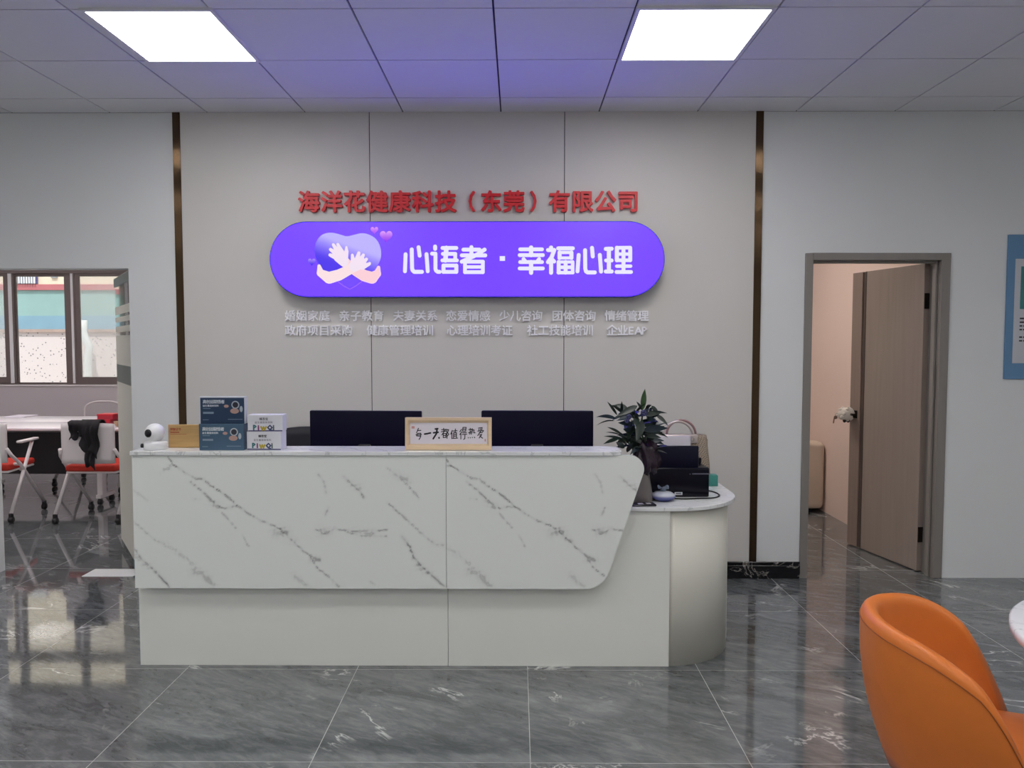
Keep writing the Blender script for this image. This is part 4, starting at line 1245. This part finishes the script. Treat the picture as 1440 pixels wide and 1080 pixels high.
for dy, hx in ((-.045, -.012), (.030, .02)):
    pts = [hb + Vector((-.030 + hx + .078 * math.cos(a), dy, .258 + .078 * math.sin(a))) for a in [PI * (1 - k / 16) for k in range(17)]]
    MB().tube(pts, .0065, 8).build('handle', mat('rose handle', (150, 116, 116), .35) if dy > 0 else rose, t)
m = MB()
for x in (-.092, .032): m.tube([hb + Vector((x + .008 * math.cos(a), -.060, .245 + .010 * math.sin(a))) for a in [2 * PI * k / 12 for k in range(12)]], .0025, 6, closed=True)
m.build('ring', steel, t)
MB().box(hb.x + .117, hb.x + .121, hb.y - .02, hb.y - .012, hb.z + .05, hb.z + .24).build('strap_tab', bag_m, t)

gb = Vector((1.025, 4.05, WT))
o = MB().rbox(gb.x - .032, gb.x + .026, gb.y - .03, gb.y + .03, WT, WT + .058, .003, 2).build('teal_box', mat('teal card', (60, 140, 128), .4), loc=gb)
tag(o, 'small teal box at the back right of the lower worktop', 'box')

# incense pot
ic = Vector((.695, 3.655, WT))
t = thing('incense_pot', 'small squat blue and white glazed pot in front of the printer', 'pot', ic)
glz = mat('blue white glaze', (200, 204, 216), .1)
_g = nd(glz, 'ShaderNodeTexCoord'); _s = nd(glz, 'ShaderNodeSeparateXYZ'); ln(glz, _g.outputs['Object'], _s.inputs[0])
ln(glz, ramp(glz, math_n(glz, 'DIVIDE', _s.outputs[2], .05), [(.2, (60, 66, 128)), (.45, (106, 112, 164)), (.62, (196, 200, 208))]), bsdf(glz).inputs['Base Color'])
MB().lathe([(.0, 0), (.034, .0), (.038, .003), (.053, .012), (.059, .022), (.054, .033), (.036, .042), (.016, .046), (.0, .047)], ic, 36).build('bowl', glz, t)
m = MB()
vs = []; fs_ = []
n = 32
for j, (r, z) in enumerate([(.010, .045), (.011, .052), (.018, .060), (.026, .066)]):
    for k in range(n):
        g = 2 * PI * k / n; vs.append(ic + Vector((r * math.cos(g), r * math.sin(g), z + (.007 * math.sin(3 * g) if j == 3 else 0))))
for j in range(3):
    for k in range(n): fs_.append((j * n + k, j * n + (k + 1) % n, (j + 1) * n + (k + 1) % n, (j + 1) * n + k))
m.add(vs, fs_, 0, True); lid = m.build('frilled_lid', mat('slate glaze', (110, 120, 136), .2), t)
sm_ = lid.modifiers.new('solid', 'SOLIDIFY'); sm_.thickness = .002

ph = Vector((.585, 3.545, WT))
MPh = Matrix.Translation(ph) @ Matrix.Rotation(.10, 4, 'Z')
t = thing('phone', 'black phone lying on the lower worktop at the foot of the vase', 'phone', ph)
MB().rbox(-.062, .052, -.033, .030, 0, .009, .004, 2, M=MPh).build('case', mat('black phone case', (24, 22, 30), .2), t)
m = MB(); m.box(-.03, -.005, -.02, .01, .009, .0095, 0, MPh); m.box(.01, .03, -.018, .012, .009, .0095, 0, MPh); m.build('glare_patch', mat('pale phone glare', (190, 186, 200), .3), t)  # glare on the phone, painted as thin pale patches

cab2 = [(.74, 3.690, WT + .004), (.80, 3.676, WT + .004), (.87, 3.685, WT + .004), (.945, 3.70, WT + .004), (.985, 3.745, WT + .004), (.995, 3.80, WT + .004), (.985, 3.85, WT + .004), (.965, 3.88, WT + .004)]
def spl(pts, n=6):
    o = []
    P = [Vector(p) for p in pts]; P = [P[0]] + P + [P[-1]]
    for i in range(1, len(P) - 2):
        for k in range(n):
            t_ = k / n
            o.append(.5 * ((2 * P[i]) + (P[i + 1] - P[i - 1]) * t_ + (2 * P[i - 1] - 5 * P[i] + 4 * P[i + 1] - P[i + 2]) * t_ ** 2 + (3 * P[i] - P[i - 1] - 3 * P[i + 1] + P[i + 2]) * t_ ** 3))
    o.append(P[-2]); return o
o = MB().tube(spl(cab2), .0035, 8).build('power_cable', black_m, loc=(.9, 3.8, WT))
tag(o, 'thin black cable looping on the lower worktop beside the printer', 'cable')

# ================================================================== WALL POSTER
px0_, pz0_, pz1_ = 3.055, 1.272, 2.172
t = thing('wall_poster', 'blue board with a white printed sheet on the right wall, cut by the frame edge', 'poster', (px0_ + .31, W, (pz0_ + pz1_) / 2))
MB().box(px0_, px0_ + .62, W - .016, W - .0005, pz0_, pz1_).build('board', mat('blue board', (96, 138, 174), .4), t, bev=.002)
m = MB(); m.box(px0_ + .045, px0_ + .575, W - .019, W - .016, pz0_ + .10, pz1_ - .15); sheet = m.build('sheet', mat('grey white sheet', (196, 198, 204), .5), t)
m = MB(); m.box(px0_ + .080, px0_ + .54, W - .0205, W - .019, 1.71, 1.975); m.build('teal_picture', mat('teal print', (58, 128, 128), .5), sheet)
m = MB(); rnd = random.Random(4)
for i, (z, ind) in enumerate(((1.675, .03), (1.652, .0), (1.628, .0), (1.605, 0), (1.582, 0), (1.559, .03), (1.535, 0), (1.512, 0))):
    x = px0_ + .082 + ind
    while x < px0_ + .52:
        wv = rnd.uniform(.012, .03); m.box(x, x + wv, W - .0202, W - .019, z - .0045, z + .0045); x += wv + .006
m.build('text_lines', mat('black ink', (30, 28, 34), .6), sheet)
m = MB(); m.sphere((px0_ + .16, W - .0205, 1.80), .035, 12, sc=(1, .02, 1)); m.build('dark_mark', mat('dark teal ink', (20, 50, 60), .6), sheet)

# ================================================================== TUB CHAIR AND TABLE
TC = Vector((1.21, 2.03, 0)); FA = math.radians(-25)
t = thing('tub_chair', 'orange leather tub chair at the round white table', 'chair', TC)
MC = Matrix.Translation(TC) @ Matrix.Rotation(FA, 4, 'Z')       # local +x = facing
NS = 48
def rim_pt(u, scale=1.0):
    """plan of the rim, u in -1..1 ; back apex at u=0"""
    g = u * 2.25
    s_ = abs(g)
    if s_ <= PI / 2:
        x = -.270 * math.cos(g); y = .265 * math.sin(g)
    else:
        e = s_ - PI / 2
        x = .270 * e * .66; y = math.copysign(.265 - .06 * e * e, g)
    return x, y
def rim_h(u):
    a = abs(u)
    h = .774 - .010 * (a / .3) ** 2 if a < .3 else .764 - .034 * (a - .3) / .7 - .275 * ((a - .3) / .7) ** 2.6
    return h
ZB = .345
vs = []; fs_ = []
sect = 22
for i in range(NS + 1):
    u = -1 + 2 * i / NS
    x, y = rim_pt(u); H_ = rim_h(u)
    L2 = math.hypot(x, y); nx, ny = x / L2, y / L2
    thk = .046
    prof = []
    for k in range(9):           # outside, bottom to top
        v = k / 8; z = ZB + (H_ - .03 - ZB) * v
        tap = -.075 * (1 - v) ** 1.6 + .010 * math.sin(PI * v)
        prof.append((tap, z))
    for k in range(1, 8):        # rolled top
        a = PI - PI * k / 8
        prof.append((-thk / 2 - thk / 2 * math.cos(PI - a) * -1 - 0, H_ - .03 + .03 * math.sin(a)) if False else (-thk / 2 - thk / 2 * math.cos(a) * 1.0 * 1 - 0, H_ - .03 + .028 * math.sin(a)))
    # fix order so the roll goes from outside (0) to inside (-thk)
    roll = [(-thk / 2 + thk / 2 * math.cos(PI * k / 8), H_ - .03 + .028 * math.sin(PI * k / 8)) for k in range(1, 8)]
    prof = prof[:9] + roll
    for k in range(9):           # inside, top to bottom
        v = 1 - k / 8; z = .40 + (H_ - .03 - .40) * v
        tap = -.055 * (1 - v) ** 1.6
        prof.append((-thk + tap, z))
    for off_, z in prof: vs.append(MC @ Vector((x + nx * off_, y + ny * off_, z)))
n = len(prof)
for i in range(NS):
    for k in range(n - 1): fs_.append((i * n + k, i * n + k + 1, (i + 1) * n + k + 1, (i + 1) * n + k))
fs_.append(tuple(range(n))); fs_.append(tuple(NS * n + k for k in range(n))[::-1])
for i in range(NS): fs_.append((i * n, (i + 1) * n, (i + 1) * n + n - 1, i * n + n - 1))
shell = MB().add(vs, fs_, 0, True).build('shell', orange_m, t)
m = MB()
pts = []
for i in range(NS + 1):
    u = -.98 + 1.96 * i / NS; x, y = rim_pt(u); L2 = math.hypot(x, y); pts.append(MC @ Vector((x * (1 + .0015 / L2), y * (1 + .0015 / L2), rim_h(u) - .031)))
m.tube(pts, .0016, 6); m.build('seam', stitch_m, shell)
# seat cushion
prof_o = rpoly([(-.19, -.19), (.25, -.205), (.25, .205), (-.19, .19)], [.15, .07, .07, .15], 8)
vs = []; fs_ = []
lay = [(.86, .36), (.98, .375), (1.0, .40), (1.0, .43), (.975, .448), (.90, .456), (.6, .462), (.25, .464)]
n = len(prof_o)
for s_, z in lay: vs += [MC @ Vector((x * s_ + .015 * (1 - s_), y * s_, z)) for x, y in prof_o]
for j in range(len(lay) - 1):
    for k in range(n): fs_.append((j * n + k, j * n + (k + 1) % n, (j + 1) * n + (k + 1) % n, (j + 1) * n + k))
fs_.append(tuple(range(n))[::-1]); fs_.append(tuple(range((len(lay) - 1) * n, len(lay) * n)))
MB().add(vs, fs_, 0, True).build('seat', orange_m, t)
for sx_, sy_ in ((-1, -1), (-1, 1), (1, -1), (1, 1)):
    MB().tube([MC @ Vector((sx_ * .12 + .02, sy_ * .13, .355)), MC @ Vector((sx_ * .20 + .02, sy_ * .22, 0))], [.014, .010], 10).build('leg', black_m, t)
MB().box(-.14, .17, -.15, .15, .335, .362, 0, MC).build('seat_base', black_m, t)

RT_C = Vector((1.775, 1.83, 0))
t = thing('round_table', 'round white marble table cut by the right frame edge', 'table', RT_C)
MB().lathe([(.0, .722), (.494, .722), (.5, .726), (.5, .746), (.494, .75), (.0, .75)], RT_C, 72).build('tabletop', top_m, t)
MB().lathe([(.03, .015), (.028, .05), (.028, .70), (.10, .7215)], RT_C, 20).build('column', white_plastic, t)
MB().lathe([(.0, 0), (.24, 0), (.24, .008), (.05, .018), (.0, .018)], RT_C, 40).build('base', white_plastic, t)

# ================================================================== SIDE ROOM SOFA
t = thing('sofa', 'cream leather sofa standing against the wall behind the open brown door', 'sofa', (1.95, 7.15, 0))
sofa_m = mottled('cream leather', (206, 190, 172), .5, .03, 4, .1)
MB().rbox(1.15, 2.71, 6.76, 6.98, .03, .625, .05, 5).build('backrest', sofa_m, t)
MB().rbox(1.15, 2.71, 6.985, 7.62, .05, .42, .04, 4).build('seat', sofa_m, t)
for a_ in (1.15, 2.53): MB().rbox(a_, a_ + .18, 6.985, 7.62, .425, .58, .04, 4).build('arm', sofa_m, t)
for x in (1.25, 2.6):
    for y in (6.85, 7.5): MB().tube([(x, y, 0), (x, y, .06)], .02, 10).build('leg', black_m, t)

# ================================================================== MEETING ROOM FURNITURE
white_fr = mat('white chair plastic', (218, 212, 212), .35)
red_seat = mottled('red seat fabric', (196, 48, 30), .7, .06, 30)
def train_chair(label):
    t = thing('training_chair', label, 'chair', (0, 0, 0), 'white training chairs with red seats')
    # facing +y
    m = MB()
    curved_slab(m, Vector((0, -.225, 0)), .44, .50, .84, .035, .018, top=.012)
    m.build('backrest', white_fr, t)
    MB().rbox(-.215, .215, -.20, .24, .425, .480, .022, 4).build('seat', red_seat, t)
    MB().rbox(-.21, .21, -.19, .23, .408, .4245, .006, 2).build('seat_pan', white_fr, t)
    for s in (-1, 1):
        x = s * .262
        m = MB()
        m.tube([(x, -.27, .075), (x, .10, .645)], .0145, 10)
        m.tube([(x, .27, .075), (x, -.10, .47), (x * .93, -.20, .56), (x * .86, -.235, .62)], .0145, 10)
        m.tube([(x * .8, -.10, .47), (x, -.10, .47)], .013, 8); m.tube([(x * .8, .0, .41), (x, -.05, .42)], .013, 8)
        m.build('side_frame', white_fr, t)
        MB().rbox(x - .026, x + .026, -.11, .17, .648, .670, .009, 3).build('armrest', white_fr, t)
        for y in (-.27, .27):
            m = MB(); m.lathe([(0, -.016), (.026, -.016), (.028, -.008), (.028, .008), (.026, .016), (0, .016)], (x, y, .0285), 16, M=Matrix.Rotation(PI / 2, 4, 'Y')); m.rbox(x - .014, x + .014, y - .018, y + .018, .035, .085, .006, 2)
            m.build('caster', black_m, t)
    return t
cA = train_chair('white chair with red seat at the left edge of the meeting room doorway')
cA.location = (-4.50, 6.56, 0); cA.rotation_euler = (0, 0, .10)
cB = dup(cA, (-3.565, 6.56, 0), 0, 'white chair with red seat and a black jacket over its back')
cC = dup(cA, (-4.57, 8.22, 0), PI, 'white chair on the far side of the meeting table, its curved top showing')

for ch in list(cC.children):
    if ch.name.startswith('backrest'): bpy.data.objects.remove(ch)
hoop = [(-.20, -.215, .50), (-.215, -.235, .70), (-.20, -.245, .80), (-.12, -.255, .845), (0, -.26, .853), (.12, -.255, .845), (.20, -.245, .80), (.215, -.235, .70), (.20, -.215, .50)]
o = MB().tube(spl(hoop, 4), .009, 8).build('back_hoop', white_fr); o.parent = cC
m = MB(); m.flat([(0, 0)] * 0, 0) if False else None
m.add([(p.x * .97, p.y, p.z - .004) for p in spl(hoop, 4)], [tuple(range(len(spl(hoop, 4))))])
o = m.build('mesh_back', thin_glass('pale mesh weave', (.86, .84, .85), .12)); o.parent = cC

# jacket on chair B
jb = cB.location.copy()
t = thing('jacket', 'black jacket draped over the back of the white meeting room chair', 'jacket', jb + Vector((.04, -.25, .84)))
jm = mottled('black cloth', (22, 20, 24), .85, .3, 25, .3)
m = MB()
def drape(x0_, x1_, zb0, zb1, wob=.0, fold=.014, yb=-.268):
    """cloth from the inside of the backrest, over the top edge and down its outer side"""
    rows_ = []
    nseg = 14
    path = [(-.170, .72), (-.176, .82), (-.196, .856), (-.235, .862), (-.268, .85)]
    for k in range(1, 10): path.append((yb - .012 * math.sin(k * .9), .85 - k / 9))
    for i in range(nseg + 1):
        u = i / nseg; x = x0_ + (x1_ - x0_) * u
        zb_ = zb0 + (zb1 - zb0) * u + .015 * math.sin(u * 9 + wob)
        r = []
        for j, (y, z) in enumerate(path):
            if j >= 5: z = .85 - (.85 - zb_) * (j - 4) / 9
            xx = x * (1 - .10 * max(0, j - 4) / 9) + .006 * math.sin(j * 1.3 + wob)
            r.append(jb + Vector((xx, y - fold * (.5 + .5 * math.sin(u * 14 + wob + j * .25)) * (1 if j >= 4 else -.4), z)))
        rows_.append(r)
    vs = [p for r in rows_ for p in r]; n = len(path)
    m.add(vs, [(i * n + k, (i + 1) * n + k, (i + 1) * n + k + 1, i * n + k + 1) for i in range(nseg) for k in range(n - 1)], 0, True)
drape(-.125, -.02, .70, .72, 0)
drape(-.03, .13, .64, .56, 1.4, yb=-.282)
drape(.02, .11, .50, .47, 2.6, yb=-.296)
o = m.build('jacket_body', jm, t)
sm_ = o.modifiers.new('solid', 'SOLIDIFY'); sm_.thickness = .006

# tables
tw = mat('white table laminate', (232, 226, 230), .25)
dark_panel = mat('dark modesty panel', (40, 36, 40), .5)
def train_table(x0_, x1_, y0_, y1_, label, py):
    t = thing('meeting_table', label, 'table', ((x0_ + x1_) / 2, (y0_ + y1_) / 2, 0), 'white meeting tables')
    MB().rbox(x0_, x1_, y0_, y1_, .715, .74, .006, 2).build('tabletop', tw, t)
    MB().box(x0_ + .15, x1_ - .15, py - .02, py + .02, .645, .70).build('crossbar', mat('grey steel tube', (150, 146, 148), .4), t, bev=.004)
    MB().box(x0_ + .2, x1_ - .2, py - .008, py + .008, .24, .645).build('modesty_panel', dark_panel, t)
    for x in (x0_ + .36, (x0_ + x1_) / 2, x1_ - .36):
        m = MB(); ym = (y0_ + y1_) / 2 - .02
        m.box(x - .025, x + .025, ym - .04, ym + .04, .09, .714); m.box(x - .025, x + .025, y0_ + .19, y1_ - .10, .065, .10)
        m.build('leg', white_fr, t, bev=.005)
        for y in (y0_ + .22, y1_ - .13):
            m = MB(); m.lathe([(0, -.016), (.026, -.016), (.028, -.008), (.028, .008), (.026, .016), (0, .016)], (x, y, .0285), 16, M=Matrix.Rotation(PI / 2, 4, 'Y')); m.box(x - .012, x + .012, y - .016, y + .016, .035, .07)
            m.build('caster', black_m, t)
    return t
train_table(-7.0, -3.50, 6.82, 7.375, 'white meeting table nearest the doorway, dark panel below', 7.34)
train_table(-7.0, -3.60, 7.385, 7.94, 'far white meeting table pushed against the nearer one', 7.42)

def tbl(px, py): return atz(px, py, .74)
def red_box(px0, px1, y0_, dpt, z0, h, label):
    xa, xb = (px0 - 728) / F * y0_, (px1 - 728) / F * y0_
    t = thing('red_box', label, 'box', ((xa + xb) / 2, y0_, z0), 'red boxes on the meeting table')
    MB().box(xa, xb, y0_, y0_ + dpt, z0, z0 + h * .7).build('tray', mat('dusty red card', (176, 40, 58), .45), t, bev=.003)
    MB().box(xa - .003, xb + .003, y0_ - .003, y0_ + dpt + .003, z0 + h * .7 + .0002, z0 + h).build('lid', mat('red card', (200, 32, 50), .4), t, bev=.003)
red_box(124, 150, 7.02, .15, .74, .055, 'flat red box lying on the meeting table')
red_box(132, 154, 7.03, .13, .7953, .05, 'smaller red box on top of the flat red one')
bx = (168 - 728) / F * 7.1
m = MB(); rnd = random.Random(8); m.sphere((bx + .03, 7.12, .74 + .055), .085, 18, sc=(.95, .8, .64), jit=.06, rnd=rnd)
o = m.build('dark_bag', mottled('crumpled dark plastic', (52, 44, 54), .3, .4, 20), loc=(bx, 7.12, .74))
tag(o, 'crumpled dark bag beside the red boxes on the meeting table', 'bag')
bx = (164 - 728) / F * 6.92
o = MB().lathe([(0, 0), (.025, 0), (.045, .02), (.055, .05), (.052, .05), (.042, .022), (0, .006)], (bx, 6.93, .74), 24).build('brown_bowl', mat('tan bowl', (178, 140, 112), .4), loc=(bx, 6.93, .74))
tag(o, 'small tan bowl at the front edge of the meeting table', 'bowl')
p = tbl(30, 586)
o = MB().box(p.x - .1, p.x + .1, p.y - .12, p.y + .12, .7402, .752).build('paper_pad', mat('white paper', (228, 222, 230), .7), loc=(p.x, p.y, .74), bev=.002)
tag(o, 'thin white pad of paper lying on the far meeting table', 'paper')
